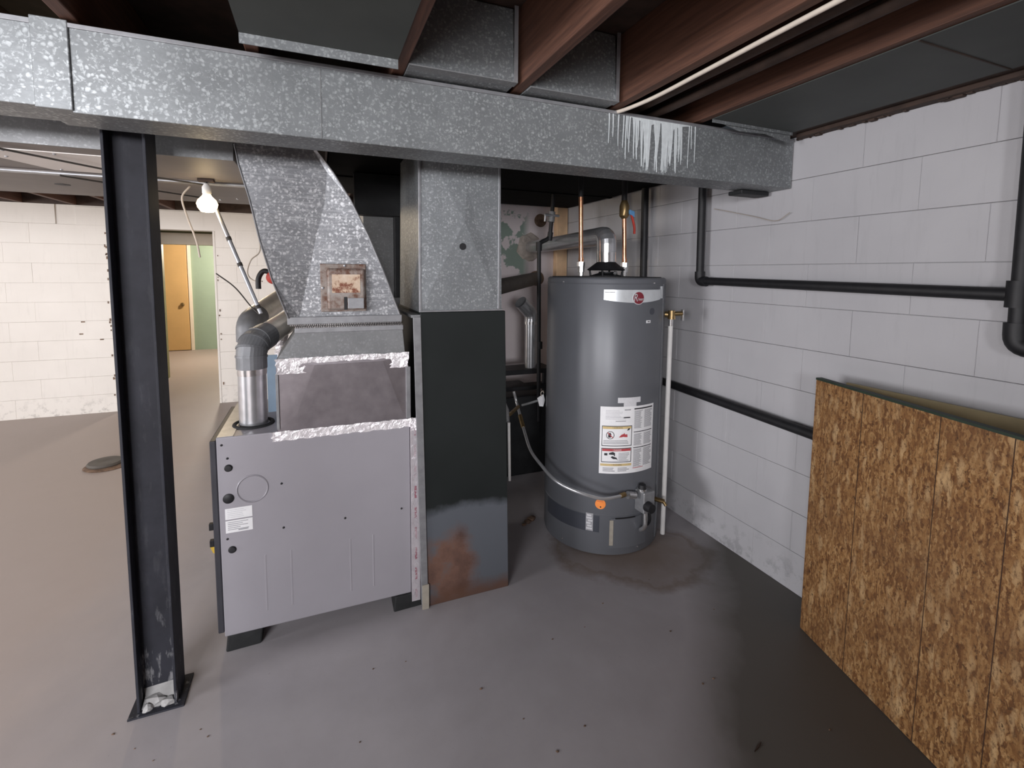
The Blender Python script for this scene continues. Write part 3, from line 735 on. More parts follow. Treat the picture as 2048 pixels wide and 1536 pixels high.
# ================================================================== FURNACE FLUE PIPES
f1 = thing('furnace_flue', 'shiny vent pipe with grey elbow rising from the furnace top', 'pipe', (-.247, 2.11, .842))
def crimped_elbow(pts, r): return B().tube(pts, r, 24)
B().tube([(-.247, 2.11, .842), (-.246, 2.11, 1.075)], .051, 28).build('riser', 'shiny', f1, smooth=True)
B().tube([(-.246, 2.11, 1.040), (-.246, 2.11, 1.050), (-.246, 2.11, 1.075)], [.0525, .0535, .0535], 28).build('bright_band', 'chrome', f1, smooth=True)
e = bend([(-.246, 2.11, 1.065), (-.246, 2.11, 1.158), (-.203, 2.23, 1.178)], .075, 3)
B().tube(e, .055, 28).build('elbow', 'grey_elbow', f1, smooth=False)
for i in (1, 2, 3, 4):
    p = e[i]; d = (e[min(i+1, len(e)-1)]-e[i-1]).normalized()*.004
    B().tube([p-d, p+d], .0575, 28).build('elbow_seam', 'grey_elbow', f1)
B().tube([(-.20, 2.24, 1.18), (-.03, 2.72, 1.262)], .050, 28).build('lateral', 'vent_bulb_lit', f1, smooth=True)
f2 = thing('rear_flue', 'second vent pipe with round elbow behind the first one', 'pipe', (-.33, 2.66, .9))
B().tube(bend([(-.318, 2.66, 1.10), (-.318, 2.66, 1.195), (-.285, 2.75, 1.218)], .09, 5), .056, 28).build('elbow', 'grey_elbow', f2, smooth=True)
B().tube([(-.300, 2.73, 1.212), (-.08, 3.3, 1.362)], .056, 28).build('lateral', 'vent_bulb_lit', f2, smooth=True)
bs = B().box(-.207, -.165, 2.255, 2.262, .842, 1.09); tag(bs.build('insulation_sheet', 'blue_sheet'), 'light blue sheet standing between vent pipe and plenum box', 'sheet')
vb = thing('foil_hose', 'wrinkled silver hose between the vent pipe and the plenum collar', 'hose', (-.165, 2.5, .842))
hp = [(-.165+.004*math.sin(i*.9), 2.5, .842+i*.008) for i in range(41)]
B().tube(hp, [.026 + (.004 if i % 2 else 0) for i in range(41)], 16).build('hose_body', 'foil', vb)

# metal pole, wires, bulb
po = thing('conduit_pole', 'thin grey conduit pole leaning past the lit bulb', 'pole', (-.236, 2.40, 1.29))
P0, P1 = Vector((-.442, 2.49, 1.822)), Vector((-.232, 2.36, 1.26))
B().tube([P0, P1], .0085, 12).build('pole', 'rod', po, smooth=True)
for t in (.42, .62, .95):
    q = P0.lerp(P1, t); d = (P1-P0).normalized()*.008
    B().tube([q-d, q+d], .0105, 12).build('tape_band', 'wire_dark', po)
wires = [([(-.522, 2.60, 1.826), (-.555, 2.6, 1.774), (-.54, 2.6, 1.692), (-.509, 2.6, 1.585), (-.497, 2.6, 1.506)], .0042, 'wire_tan', 'tan wire dangling from the trunk duct in front of the doorway'),
         ([(-.436, 2.60, 1.433), (-.361, 2.6, 1.367), (-.30, 2.6, 1.28), (-.262, 2.58, 1.24)], .003, 'wire_dark', 'dark wire sagging toward the rear vent pipe below the bulb'),
         ([(-.278, 2.70, 1.826), (-.27, 2.7, 1.673), (-.259, 2.7, 1.55), (-.30, 2.7, 1.5), (-.318, 2.7, 1.438), (-.297, 2.7, 1.401), (-.25, 2.66, 1.395)], .003, 'wire_tan', 'thin looping wire beside the left edge of the curved duct')]
for p, r, m_, lb in wires: tag(B().tube(spline(p), r, 8).build('wire', m_, smooth=True), lb, 'wire')
tag(B().tube([(-.97, 1.955, 1.823), (-.72, 2.28, 1.820), (-.43, 2.44, 1.812)], .0035, 8).build('wire', 'wire_dark', smooth=True), 'dark wire stretched under the trunk duct past the steel column', 'wire')
tag(B().tube([(-.93, 2.46, 1.815), (-.70, 2.72, 1.815), (-.5, 2.98, 1.82)], .0035, 8).build('wire', 'wire_dark', smooth=True), 'dark wire under the second trunk duct, left of the column', 'wire')
bu = thing('bare_bulb', 'lit bare light bulb under the trunk duct, left of the curved duct', 'lamp', (-.424, 2.405, 1.73))
bx, by, bz = -.424, 2.405, 1.728
B().lathe([(.006, -.036), (.024, -.033), (.036, -.016), (.040, 0), (.034, .016), (.019, .032), (.013, .042)], (bx, by, bz), 24).build('glass_bulb', 'bulb', bu, smooth=True)
B().lathe([(.015, .040), (.017, .045), (.017, .07), (.008, .085)], (bx, by, bz), 20).build('socket', 'white_plastic', bu, smooth=True)
B().tube([(bx, by, bz+.08), (bx, by, 1.822)], .004, 8).build('cord', 'wire_dark', bu)
B().box(bx-.03, bx+.03, by-.02, by+.02, 1.820, 1.8305).build('mounting_board', 'joist_dark', bu, .002)
lb_ = lamp('bulb_light', 'POINT', (bx, by, bz-.002), 4, (1.0, .74, .45), radius=.034); lb_.parent = bu; lb_.location = (0, 0, bz-1.73)
rv = thing('shutoff_valve', 'red valve with black curved hose behind the curved duct', 'valve', (-.21, 2.6, 1.40))
B().tube(spline([(-.262, 2.6, 1.36), (-.26, 2.6, 1.41), (-.24, 2.6, 1.444), (-.212, 2.6, 1.44), (-.19, 2.6, 1.42)]), .012, 12).build('hose', 'black', rv, smooth=True)
B().lathe([(.03, 0), (.032, -.01), (.028, -.024), (.008, -.03)], (-.195, 2.595, 1.415), 20, 'Y').build('handwheel', 'red', rv, smooth=True)
B().tube([(-.20, 2.61, 1.42), (-.205, 2.62, 1.826)], .014, 12).build('drop_pipe', 'galv_plain', rv, smooth=True)

# ================================================================== WATER HEATER
wh = thing('water_heater', 'tall grey cylindrical gas water heater in the corner', 'water heater', (HX, HY, 0))
B().lathe([(HR-.012, .0), (HR-.003, .006), (HR-.003, .012), (HR, .02), (HR, HZ-.012), (HR-.004, HZ-.004), (HR-.012, HZ), (.30, HZ)], (HX, HY, 0), 96).build('tank_jacket', 'tank', wh, smooth=True)
B().lathe([(.295, HZ-.002), (.295, HZ+.003), (.06, HZ+.006)], (HX, HY, 0), 64).build('top_plate', 'dark', wh, smooth=True)
B().lathe([(HR+.0005, HZ-.034), (HR+.0022, HZ-.031), (HR+.0005, HZ-.028)], (HX, HY, 0), 96, 'Z', True).build('rim_seam', 'tank', wh, smooth=True)
B().lathe([(HR, .215), (HR+.002, .218), (HR, .221)], (HX, HY, 0), 96, 'Z', True).build('skirt_seam', 'tank', wh, smooth=True)
for a in (-75, 15.7): B().blob((HX+HR*math.sin(math.radians(a)), HY-HR*math.cos(math.radians(a)), HZ-.025), .005, 1).build('screw', 'chrome', wh)
for a in (-70, 5): B().blob((HX+HR*math.sin(math.radians(a)), HY-HR*math.cos(math.radians(a)), .035), .005, 1).build('screw', 'chrome', wh)
# badge: curved lower edge
b = B(); n = 24; up, lo = [], []
for k in range(n+1):
    t = k/n; a = math.radians(-34.4+59.0*t); zb = 1.321 - .014*math.sin(PI*t); rr_ = HR+.006
    for lst, z in ((up, 1.371), (lo, zb)):
        lst.append((b.bm.verts.new((HX+rr_*math.sin(a), HY-rr_*math.cos(a), z)), b.bm.verts.new((HX+(HR-.001)*math.sin(a), HY-(HR-.001)*math.cos(a), z))))
for k in range(n):
    b.bm.faces.new((up[k][0], lo[k][0], lo[k+1][0], up[k+1][0])); b.bm.faces.new((up[k][1], up[k][0], up[k+1][0], up[k+1][1])); b.bm.faces.new((lo[k][0], lo[k][1], lo[k+1][1], lo[k+1][0]))
for k in (0, n): b.bm.faces.new((up[k][0], up[k][1], lo[k][1], lo[k][0]))
bd = b.build('name_badge', 'badge', wh, smooth=True, label='silver curved name badge')
B().cyl_patch(-33.5, -25, 1.357, 1.361, HR+.006, .0006).build('small_print', 'print', bd)
B().cyl_patch(27.2, 31, 1.325, 1.387, HR, .004).build('badge_clip', 'badge', wh)
# round emblem, tangent disc
def disc_on_heater(name, a, z, r, off, th, mat, parent, n=36, label=None):
    b = B(); a = math.radians(a); rr = HR+off; ang = [2*PI*k/n for k in range(n)]
    def P(k, q, rad): x = rad*math.cos(ang[k]); t = a+x/rr; return (HX+(rr+q)*math.sin(t), HY-(rr+q)*math.cos(t), z+rad*math.sin(ang[k]))
    o = [b.bm.verts.new(P(k, th, r)) for k in range(n)]; i_ = [b.bm.verts.new(P(k, 0, r)) for k in range(n)]
    b.bm.faces.new(o)
    for k in range(n): b.bm.faces.new((o[k], i_[k], i_[(k+1) % n], o[(k+1) % n]))
    return b.build(name, mat, parent, label=label)
em = disc_on_heater('emblem_ring', -3.6, 1.331, .033, .005, .003, 'badge', wh)
ed = disc_on_heater('emblem', -3.6, 1.331, .0295, .008, .0015, 'maroon', wh, label='round maroon emblem')
text_on_heater('R', .054, -6.4, 1.331, HR+.0105, 'badge', ed, 1, 'lettering', .12, .72)
text_on_heater('heem', .021, -1.3, 1.325, HR+.0105, 'badge', ed, .86, 'lettering', .1, .82)
st = B().cyl_patch(6.5, 11.8, 1.204, 1.218, HR, .0012).build('small_label', 'paper', wh)
B().cyl_patch(8, 10.5, 1.209, 1.213, HR+.0012, .0004).build('small_print', 'print_dark', st)
disc_on_heater('knockout', 13.6, 1.262, .017, -.001, .003, 'tank_band', wh)
# --- warning label
wl = B().cyl_patch(-34.8, 20.6, .44, .786, HR, .0012, 30).build('warning_label', 'paper', wh, label='large white printed warning label')
R1 = HR+.0012
def lab(a0, a1, z0, z1, mat, r=R1, th=.0004, name='print_block', par=None): return B().cyl_patch(a0, a1, z0, z1, r, th).build(name, mat, par or wl)
def frame(a0, a1, z0, z1, mat='print_dark', w_=.5, h=.0035):
    b = B(); b.cyl_patch(a0, a1, z1-h, z1, R1, .0005).cyl_patch(a0, a1, z0, z0+h, R1, .0005).cyl_patch(a0, a0+w_, z0, z1, R1, .0006).cyl_patch(a1-w_, a1, z0, z1, R1, .0006)
    return b.build('warning_frame', mat, wl)
frame(-33.0, -5.4, .583, .688); frame(-33.0, -5.4, .499, .573)
lab(-32.3, -6.1, .672, .684, 'amber'); lab(-32.3, -6.1, .557, .569, 'red_print'); lab(-33.8, -5.0, .480, .492, 'amber')
text_on_heater('! WARNING', .0095, -19, .678, R1+.0008, 'print_dark', wl, 1.05)
text_on_heater('! DANGER', .0095, -19, .563, R1+.0008, 'paper', wl, 1.05)
text_on_heater('! WARNING', .0095, -19, .486, R1+.0008, 'print_dark', wl, 1.05)
def rows(a0, a1, ztop, n, step, h, mat, seed):
    rnd = random.Random(seed); b = B()
    for k in range(n): b.cyl_patch(a0, a0+(a1-a0)*rnd.uniform(.72, 1), ztop-k*step-h, ztop-k*step, R1, .0004)
    return b.build('text_lines', mat, wl)
rows(-30, -14, .768, 5, .0075, .004, 'print_pale', 1); rows(-13, -7, .772, 1, .008, .0055, 'print', 2); rows(-30, -9, .733, 2, .0075, .004, 'print_pale', 3)
lab(-14, -7.5, .727, .733, 'print_dark'); rows(-21, -9, .714, 1, .01, .004, 'print', 4)
# pictograms: prohibition sign, flame, fume, taps
pr = B()
ca, cz = math.radians(-25.5), .640
for k in range(28):
    t0, t1 = 2*PI*k/28, 2*PI*(k+1)/28
    P = [(.0205, t0), (.0205, t1), (.0175, t1), (.0175, t0)]
    pr.bm.faces.new([pr.bm.verts.new((HX+(R1+.0008)*math.sin(ca+q*math.cos(t)/R1), HY-(R1+.0008)*math.cos(ca+q*math.cos(t)/R1), cz+q*math.sin(t))) for q, t in P])
def flat_on_heater(poly, a, z, mat, name, r=R1+.0007):
    b = B(); a = math.radians(a)
    f = b.bm.faces.new([b.bm.verts.new((HX+r*math.sin(a+x/R1), HY-r*math.cos(a+x/R1), z+y)) for x, y in poly])
    b.bm.normal_update(); 
    return b.build(name, mat, wl)
pr.build('prohibition_ring', 'print_dark', wl)
flat_on_heater([(-.009, -.012), (.005, -.012), (.007, .004), (.002, .013), (-.008, .009)], -25.8, .640, 'print_dark', 'can_pictogram')
flat_on_heater([(-.015, .012), (-.012, .015), (.015, -.012), (.012, -.015)], -25.5, .640, 'red_print', 'slash_mark', R1+.001)
flat_on_heater([(-.024, -.012), (.022, -.012), (.020, .003), (.008, .002), (.006, .010), (-.002, .004), (-.010, .002)], -13.5, .641, 'red_print', 'flame_pictogram')
flat_on_heater([(-.008, -.005), (.004, -.002), (.009, .006), (.002, .008), (-.004, .004)], -8.8, .667, 'print_dark', 'spark_pictogram')
rows(-31.5, -7, .613, 3, .0075, .0035, 'print', 5)
flat_on_heater([(-.008, -.006), (.008, -.006), (.008, .006), (-.008, .006)], -29.0, .541, 'print_dark', 'tap_pictogram')
flat_on_heater([(-.015, -.004), (.010, -.006), (.010, -.012), (.015, -.012), (.015, .004), (.004, .010), (-.015, .004)], -23.5, .544, 'print_dark', 'tap_pictogram')
flat_on_heater([(-.018, .006), (-.006, -.003), (.012, -.004), (.020, -.012), (.012, .004), (-.010, .012)], -21.5, .520, 'print_dark', 'hand_pictogram')
rows(-17.5, -7, .548, 6, .0075, .0035, 'print', 6)
rows(-31.5, -19.5, .471, 3, .0075, .004, 'print', 7); rows(-18, -7, .471, 3, .0075, .004, 'print', 8)
# right hand column of small print
for (za, zb) in ((.762, .664), (.642, .578), (.562, .468)):
    nn = int((za-zb)/.0052)
    rows(-3.2, 6.0, za, nn, .0052, .003, 'print', int(za*1000)); rows(8.0, 18.8, za, nn, .0052, .003, 'print', int(za*1000)+1)
lab(-3.5, 18.5, .768, .775, 'print_dark'); lab(-3.5, 18.5, .650, .654, 'print_dark'); lab(-3.5, 18.5, .568, .572, 'print_dark'); lab(-3.5, 8, .463, .466, 'red_print')
tt = B().cyl_patch(-19.5, 2.8, .805, .832, HR, .001).cyl_patch(-14, -1.5, .786, .806, HR, .0009).build('energy_tag', 'print_pale', wh, label='small pale tag above the warning label')
# lower decals, orange sticker, band
B().cyl_patch(-96, -33.2, .125, .212, HR, .0012, 26).build('dark_band', 'tank_band', wh, label='darker decal band near the base')
sl = B().cyl_patch(-45.5, -38.8, .128, .222, HR+.0012, .0008).build('silver_decal', 'print', wh)
lt = B()
for k, (a0, a1) in enumerate(((-45, -39.5), (-44, -40), (-45, -41), (-43.5, -39.3), (-45, -40), (-44.5, -40.5))): lt.cyl_patch(a0, a1, .136+k*.014, .145+k*.014, HR+.002, .0005)
lt.build('decal_lettering', 'print_pale', sl)
os_ = disc_on_heater('orange_sticker', -32.6, .277, .0265, .0005, .0012, 'orange', wh, label='orange round sticker')
text_on_heater('IMPORTANT', .0065, -32.6, .291, HR+.0022, 'red_print', os_, .9)
disc_on_heater('print_mark', -32.4, .262, .004, .0018, .0005, 'print_dark', os_, 12)
ad = B().cyl_patch(-23, 14.5, .045, .205, HR, .006, 24).build('burner_door', 'tank', wh, .002, label='curved burner access door')
B().cyl_patch(-19, .5, .202, .207, HR+.004, .0035).build('door_gap', 'black', ad)
B().cyl_patch(-24, -20.6, .062, .196, HR+.0062, .0012).build('tan_strip', 'tan_tape', wh, label='faded tan strip')
B().cyl_patch(33.5, 35.5, .03, 1.40, HR, .004).build('jacket_seam', 'tank', wh)
# gas control valve
def onh(a, r, z): a = math.radians(a); return Vector((HX+r*math.sin(a), HY-r*math.cos(a), z))
def hbox(b, a, r0, r1, wdt, z0, z1):
    a = math.radians(a); u = Vector((math.cos(a), math.sin(a), 0)); o = Vector((math.sin(a), -math.cos(a), 0)); c0 = Vector((HX, HY, 0))
    q = [c0+o*r1-u*wdt/2, c0+o*r1+u*wdt/2, c0+o*r0+u*wdt/2, c0+o*r0-u*wdt/2]
    return b.hexa([(p.x, p.y, z0) for p in q], [(p.x, p.y, z1) for p in q])
gv = hbox(B(), 6, HR, HR+.07, .072, .245, .355).build('gas_valve', 'galv_plain', wh, .006, label='grey gas control valve')
B().tube([onh(3, HR+.035, .355), onh(3, HR+.035, .385)], [.022, .018], 16).build('reset_knob', 'black', gv, smooth=True)
B().tube([onh(3, HR+.035, .352), onh(3, HR+.035, .366)], .024, 16).build('knob_collar', 'chrome', gv, smooth=True)
B().tube([onh(4, HR+.068, .285), onh(4, HR+.105, .285)], [.027, .023], 20).build('dial', 'black', gv, smooth=True)
B().tube([onh(-4, HR+.035, .335), onh(-11, HR+.042, .345)], .019, 14).build('gas_inlet', 'chrome', gv, smooth=True)
B().tube(bend([onh(4, HR+.055, .255), onh(4, HR+.06, .17), onh(5, HR+.02, .135)], .03), .011, 10).build('burner_tube', 'chrome', gv, smooth=True)
B().tube(bend([onh(9, HR+.05, .25), onh(10, HR+.055, .18), onh(9, HR+.01, .14)], .03), .007, 10).build('pilot_tube', 'black', gv, smooth=True)
B().tube([onh(32, HR, .245), onh(32, HR+.05, .245)], .012, 12).tube([onh(32, HR+.045, .245), onh(32, HR+.06, .225)], .009, 10).build('drain_valve', 'brass', wh, smooth=True)
# draft hood with legs
dh = B().lathe([(.098, 1.466), (.105, 1.470), (.056, 1.508), (.052, 1.512), (.001, 1.512)], (HX, HY, 0), 40).build('draft_hood', 'black', wh, smooth=True, label='black conical draft hood')
for k in range(4):
    a = PI/4+k*PI/2; B().tube([(HX+.085*math.cos(a), HY+.085*math.sin(a), HZ), (HX+.092*math.cos(a), HY+.092*math.sin(a), 1.472)], .006, 8).build('leg', 'black', dh)
B().lathe([(.085, HZ), (.085, HZ+.008), (.04, HZ+.022), (.04, HZ+.03)], (HX, HY, 0), 32).build('flue_collar', 'dark', wh, smooth=True)
B().blob((HX, HY-.09, 1.452), .012, 2).build('damper_clip', 'chrome', wh)
# relief valve + discharge
tv = thing('relief_valve', 'brass relief valve with white discharge pipe on the right of the heater', 'valve', (1.74, 2.05, 0))
q0 = onh(47, HR+.001, 1.235); q1 = onh(47, HR+.045, 1.235)
B().tube([q0, q1], .016, 14).build('inlet', 'brass', tv, smooth=True)
B().tube([(1.737, 2.02, 1.212), (1.737, 2.02, 1.258)], [.02, .018], 16).build('valve_body', 'brass', tv, smooth=True)
B().tube([(1.737, 2.02, 1.24), (1.785, 1.995, 1.243)], .012, 12).build('bonnet', 'brass', tv, smooth=True)
B().box(1.783, 1.791, 1.985, 2.005, 1.205, 1.265).build('lever', 'chrome', tv, .002)
B().tube([(1.737, 2.025, 1.218), (1.737, 2.025, 1.17)], [.013, .012], 12).build('outlet_nipple', 'chrome', tv, smooth=True)
B().tube([(1.737, 2.025, 1.175), (1.745, 2.035, .012)], .0125, 14).build('discharge_pipe', 'white_plastic', tv, smooth=True, label='white plastic discharge pipe')
# ================================================================== HEATER VENT
vt = thing('heater_vent', 'shiny vent pipe with elbow from water heater to the chimney', 'pipe', (HX, HY, 1.512))
B().tube([(HX, HY, 1.5135), (HX-.002, HY, 1.575)], .0525, 32).build('collar', 'chrome', vt, smooth=True)
e = bend([(HX, HY, 1.565), (HX-.002, HY+.0, 1.655), (HX+.04, HY+.30, 1.658)], .085, 5)
B().tube(e, .054, 32).build('elbow', 'shiny', vt)
B().tube([(HX+.012, HY+.10, 1.656), (1.662, 3.695, 1.662)], .050, 32).build('lateral', 'shiny', vt, smooth=True)
th_ = B().lathe([(.115, 0), (.10, -.02), (.075, -.03), (.056, -.035)], (1.660, 3.699, 1.662), 20, 'Y')
for v in th_.bm.verts: v.co += Vector((random.uniform(-.012, .012), 0, random.uniform(-.012, .012)))
th_.build('thimble', 'plaster', vt, label='rough plastered thimble at the chimney')
f3 = thing('old_flue', 'dull grey flue pipe slanting into the chimney below the vent', 'pipe', (1.4, 3.3, 1.36))
B().tube([(.80, 2.60, 1.33), (1.715, 3.652, 1.405)], .052, 24).build('flue_pipe', 'plank', f3, smooth=True)
B().tube([(1.69, 3.630, 1.403), (1.712, 3.653, 1.405)], .062, 24).build('flue_ring', 'rust_iron', f3, smooth=True)

# ================================================================== COPPER RISERS
for x, lb in ((1.343, 'left copper riser on the water heater, without a valve'), (1.627, 'right copper riser on the water heater, with red lever valve')):
    t = thing('copper_riser', lb, 'pipe', (x, 2.30, HZ), 'copper risers on the heater')
    dx = -.010 if x < 1.5 else -.012
    B().tube([(x, 2.30, 1.50), (x+dx, 2.30, 1.865 if x < 1.5 else 1.80)], .0125, 16).build('pipe', 'copper', t, smooth=True)
    B().tube([(x, 2.30, HZ+.006), (x, 2.30, 1.455), (x, 2.30, 1.456), (x, 2.30, 1.49)], [.014, .014, .02, .02], 8).build('union_nut', 'chrome', t)
    B().tube([(x, 2.30, 1.488), (x, 2.30, 1.512)], .0215, 6).build('hex_nut', 'chrome', t)
    B().tube([(x, 2.30, 1.508), (x, 2.30, 1.535)], .015, 12).build('adapter', 'copper', t, smooth=True)
    if x > 1.5:
        B().tube([(x-.008, 2.30, 1.76), (x-.012, 2.30, 1.775), (x-.012, 2.30, 1.83), (x-.013, 2.30, 1.86)], [.016, .027, .027, .016], 14).build('ball_valve', 'brass', t, smooth=True)
        h = B().hexa([(x+.006, 2.272, 1.808), (x+.040, 2.272, 1.80), (x+.040, 2.285, 1.80), (x+.006, 2.285, 1.808)][::-1], [(x+.006, 2.272, 1.785), (x+.042, 2.272, 1.765), (x+.042, 2.285, 1.765), (x+.006, 2.285, 1.785)][::-1]).build('lever_grip', 'blue_tag', t, .003)
        B().tube(spline([(x+.02, 2.28, 1.79), (x+.034, 2.28, 1.75), (x+.046, 2.28, 1.71), (x+.047, 2.28, 1.675)]), .007, 8).build('lever', 'red', t, smooth=True, label='red valve lever')
        B().tube([(x-.013, 2.30, 1.855), (x-.014, 2.30, 1.985)], .016, 14).build('upper_pipe', 'black', t, smooth=True)
    else:
        B().tube([(x-.010, 2.30, 1.86), (x-.010, 2.30, 1.985)], .0135, 14).build('upper_pipe', 'dark', t, smooth=True)  # copper pipe's upper end coloured dark for the shade there

# ================================================================== BLACK WALL PIPES
wp = thing('wall_drain_pipe', 'black pipe dropping from the ceiling then running level along the right wall', 'pipe', (1.93, 1.4, 1.4))
B().tube(bend([(1.932, 2.045, 1.99), (1.932, 2.035, 1.415), (1.930, .752, 1.398)], .035, 6), .0205, 18).build('pipe', 'black', wp, smooth=True)
B().tube(bend([(1.932, 2.036, 1.465), (1.932, 2.035, 1.413), (1.932, 1.985, 1.412)], .03, 6), .0265, 18).build('elbow', 'black', wp, smooth=True)
wq = thing('wall_riser_pipe', 'black riser at the right picture edge with low elbow', 'pipe', (1.93, .74, 1.25))
B().tube(bend([(1.925, .752, 2.06), (1.925, .742, 1.245), (1.925, .50, 1.235)], .06, 6), .022, 18).build('pipe', 'black', wq, smooth=True)
B().tube([(1.925, .747, 1.36), (1.925, .747, 1.44)], .029, 18).build('tee', 'black', wq, smooth=True)
B().tube(bend([(1.925, .744, 1.315), (1.925, .742, 1.245), (1.925, .67, 1.242)], .055, 6), .030, 18).build('elbow', 'black', wq, smooth=True)
wl2 = thing('low_wall_pipe', 'black pipe behind the heater running low along the wall behind the board', 'pipe', (1.95, 2, .78))
B().tube(bend([(1.945, 2.55, 1.99), (1.945, 2.53, .80), (1.945, .45, .752)], .05, 6), .0225, 18).build('pipe', 'black', wl2, smooth=True)
tag(B().tube(spline([(1.975, 2.0, 1.80), (1.97, 1.75, 1.735), (1.972, 1.62, 1.70), (1.975, 1.55, 1.73)]), .0015, 6).build('string', 'wire_tan'), 'thin loose string on the wall under the duct end', 'string')
tag(B().box(1.80, 1.97, 1.66, 1.74, 1.818, 1.837).build('hanger_bracket', 'dark', None, .004), 'dark bracket under the duct end near the right wall', 'bracket')

# ================================================================== GAS PIPING AND CORNER CLUTTER
gp = thing('gas_pipe', 'black gas pipe with valve dropping left of the water heater', 'pipe', (1.43, 3.0, .6))
B().tube(bend([(1.434, 3.0, .40), (1.418, 3.0, 1.652), (1.50, 3.0, 1.69), (1.525, 3.0, 1.99)], .03, 5), .0145, 14).build('pipe', 'black', gp, smooth=True)
B().tube([(1.418, 3.0, 1.60), (1.418, 3.0, 1.66)], .021, 14).build('elbow', 'black', gp, smooth=True)
B().tube([(1.497, 3.0, 1.675), (1.505, 3.0, 1.73)], .019, 14).build('elbow', 'black', gp, smooth=True)
B().tube([(1.507, 3.0, 1.80), (1.514, 3.0, 1.87)], .024, 14).build('valve_body', 'galv_dull', gp, smooth=True)
B().tube([(1.45, 2.985, 1.845), (1.56, 2.985, 1.842)], .009, 10).tube([(1.455, 2.985, 1.85), (1.452, 2.985, 1.80)], .007, 8).build('valve_handle', 'galv_plain', gp, smooth=True)
B().tube([(1.434, 3.0, .92), (1.434, 3.0, .97)], .02, 14).build('coupling', 'black', gp, smooth=True)
bo = thing('old_boiler', 'black old appliance hidden in the gap behind the dark cabinet', 'boiler', (1.25, 3.3, 0))
B().box(.90, 1.52, 3.05, 3.55, 0, .575).build('casing', 'dark', bo, .01)
B().box(.90, 1.56, 3.03, 3.14, .625, .652).build('lower_rail', 'black', bo, .003)
B().box(.90, 1.56, 3.03, 3.22, .738, .772).build('top_shelf', 'black', bo, .003)
for x in (.93, 1.5): B().box(x, x+.03, 3.06, 3.09, .57, .74).build('leg', 'black', bo)
ss = thing('vent_stub', 'short shiny vent stub with angled elbow standing left of the heater', 'pipe', (1.41, 3.10, .772))
B().tube([(1.412, 3.10, .772), (1.411, 3.10, 1.105)], .043, 28).build('stub', 'shiny', ss, smooth=True)
B().tube(bend([(1.411, 3.10, 1.09), (1.411, 3.10, 1.16), (1.315, 3.07, 1.245)], .05, 3), .047, 28, False).build('elbow', 'shiny', ss)
B().tube([(1.411, 3.10, 1.085), (1.411, 3.10, 1.105)], .0495, 28).build('seam_band', 'chrome', ss, smooth=True)
fl_ = thing('gas_connector', 'flexible silver gas connector curving to the heater gas valve', 'hose', (1.1, 2.1, .4))
pth = spline([(1.085, 2.62, .735), (1.10, 2.60, .655), (1.082, 2.45, .545), (1.055, 2.30, .487), (1.048, 2.15, .462), (1.066, 2.03, .430), (1.135, 1.95, .398), (1.255, 1.91, .357), (1.345, 1.91, .350), (1.40, 1.915, .352)], 7)
B().tube(pth, .0085, 12).build('hose', 'flexpipe', fl_, smooth=True)
B().tube([pth[-5], pth[-1]], .0125, 8).build('flare_nut', 'brass', fl_)
B().tube([pth[10], pth[13]], .0125, 8).build('flare_nut', 'brass', fl_)
pt = B().hexa([(1.185, 2.5, .715), (1.225, 2.5, .735), (1.235, 2.5, .70), (1.225, 2.5, .66), (1.20, 2.5, .665)], [(1.185, 2.502, .715), (1.225, 2.502, .735), (1.235, 2.502, .70), (1.225, 2.502, .66), (1.20, 2.502, .665)])
tg = thing('hang_tag', 'white paper tag hanging left of the water heater', 'tag', (1.2, 2.5, .7))
pt.build('paper', 'paper', tg)
B().tube(spline([(1.212, 2.5, .722), (1.208, 2.5, .745), (1.222, 2.5, .755), (1.226, 2.5, .74)]), .0025, 6).build('string', 'wire_tan', tg)
B().tube(spline([(1.19, 2.5, .700), (1.14, 2.54, .675), (1.115, 2.565, .662)]), .007, 8).build('stem', 'galv_dull', tg, smooth=True)
gm = thing('gas_manifold', 'grey pipe fittings beside the dark cabinet, above a white tube', 'pipe', (.88, 2.3, .7))
B().tube([(.83, 2.55, .80), (.93, 2.55, .68), (.945, 2.55, .60)], .009, 10).build('tubing', 'galv_dull', gm, smooth=True)
B().tube([(.863, 2.25, .80), (.885, 2.25, .74), (.897, 2.25, .68)], [.016, .02, .012], 12).build('fitting', 'galv_dull', gm, smooth=True)
B().tube([(.93, 2.3, .70), (1.03, 2.42, .70)], .010, 10).build('branch', 'brass', gm, smooth=True)
B().tube([(.7745, 2.25, .74), (.885, 2.25, .735)], .011, 10).build('nipple', 'galv_dull', gm, smooth=True)
B().tube([(.893, 2.22, .685), (.900, 2.22, .375)], .0075, 12).build('white_tube', 'white_plastic', gm, smooth=True, label='white plastic tube')
de = B()
for (x, y, r) in ((1.10, 2.43, .018), (1.135, 2.45, .022), (1.07, 2.41, .012)): de.blob((x, y, r*.5), r, 2, .2, (1.2, 1, .6))
tag(de.build('rubble', 'rust_iron'), 'small lump of rubble on the floor left of the heater base', 'rubble')

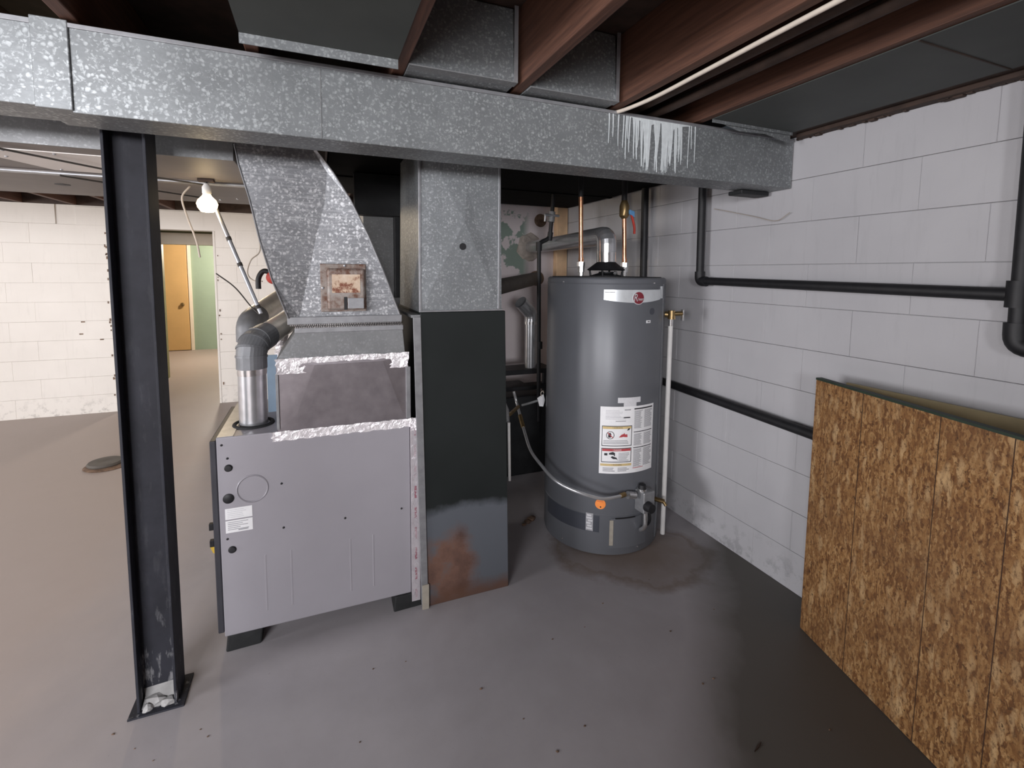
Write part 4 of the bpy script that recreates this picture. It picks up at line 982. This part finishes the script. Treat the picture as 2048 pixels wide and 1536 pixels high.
# ================================================================== BOARDS
ang = math.atan2(-.9652, -.2616)
ob = thing('osb_board', 'brown oriented strand board standing upright against the right wall', 'board', (1.812, 1.264, .002))
ob.rotation_euler = (0, 0, ang); ob['_local'] = 1
LB = 1.75
B().box(0, LB, 0, .023, 0, 1.041).build('board', 'osb', ob, .001)
B().box(-.001, LB, -.0012, .0245, 1.0395, 1.0475).build('sealed_edge', 'osb_edge', ob, label='dark green sealed top edge')
for u in (.219, .487, .675, .93, 1.2, 1.47): B().hexa([(u-.0013, -.0006, .0), (u+.0013, -.0006, .0), (u+.0013, .001, .0), (u-.0013, .001, .0)], [(u-.0005, -.0006, 1.04), (u+.0020, -.0006, 1.04), (u+.0020, .001, 1.04), (u-.0005, .001, 1.04)]).build('nail_line', 'groove', ob)
tag(B().hexa([(1.93, 1.24, 0), (1.93, -.4, 0), (1.942, -.4, 0), (1.942, 1.24, 0)], [(1.955, 1.24, 1.023), (1.955, -.4, 1.023), (1.967, -.4, 1.023), (1.967, 1.24, 1.023)]).build('plywood_board', 'ply'), 'khaki plywood sheet between the strand board and the right wall', 'board')

# ================================================================== FLOOR BITS
fd = thing('drain_lid', 'rusty round lid lying on the floor behind the column', 'lid', (-1.48, 4.30, 0))
B().lathe([(.135, 0), (.14, .004), (.13, .010), (.10, .012)], (-1.47, 4.30, 0), 32).build('lower_lid', 'rust_iron', fd, smooth=True)
B().lathe([(.105, .011), (.11, .02), (.10, .032), (.05, .034), (.03, .030), (.001, .028)], (-1.485, 4.31, 0), 32).build('upper_lid', 'plank', fd, smooth=True)
dbt = B()
for k in range(46):
    x = random.uniform(-.6, 1.6); y = random.uniform(.9, 1.75); r = random.uniform(.0015, .004)
    if random.random() < .5: x, y = random.uniform(-.68, -.35), random.uniform(1.35, 1.75)
    dbt.blob((x, y, r*.3), r, 1, .3, (1.5, 1, .6))
d_ = dbt.build('floor_grit', 'rust_iron'); d_['kind'] = 'stuff'; d_['label'] = 'scattered grit and crumbs on the concrete floor'; d_['category'] = 'grit'
tag(B().hexa([(1.20, .952, .001), (1.225, .962, .001), (1.245, .966, .001), (1.225, .957, .001)], [(1.20, .953, .004), (1.225, .964, .004), (1.245, .967, .004), (1.225, .958, .004)]).build('wood_splinter', 'joist_dark'), 'tiny dark splinter on the floor between furnace and strand board', 'splinter')
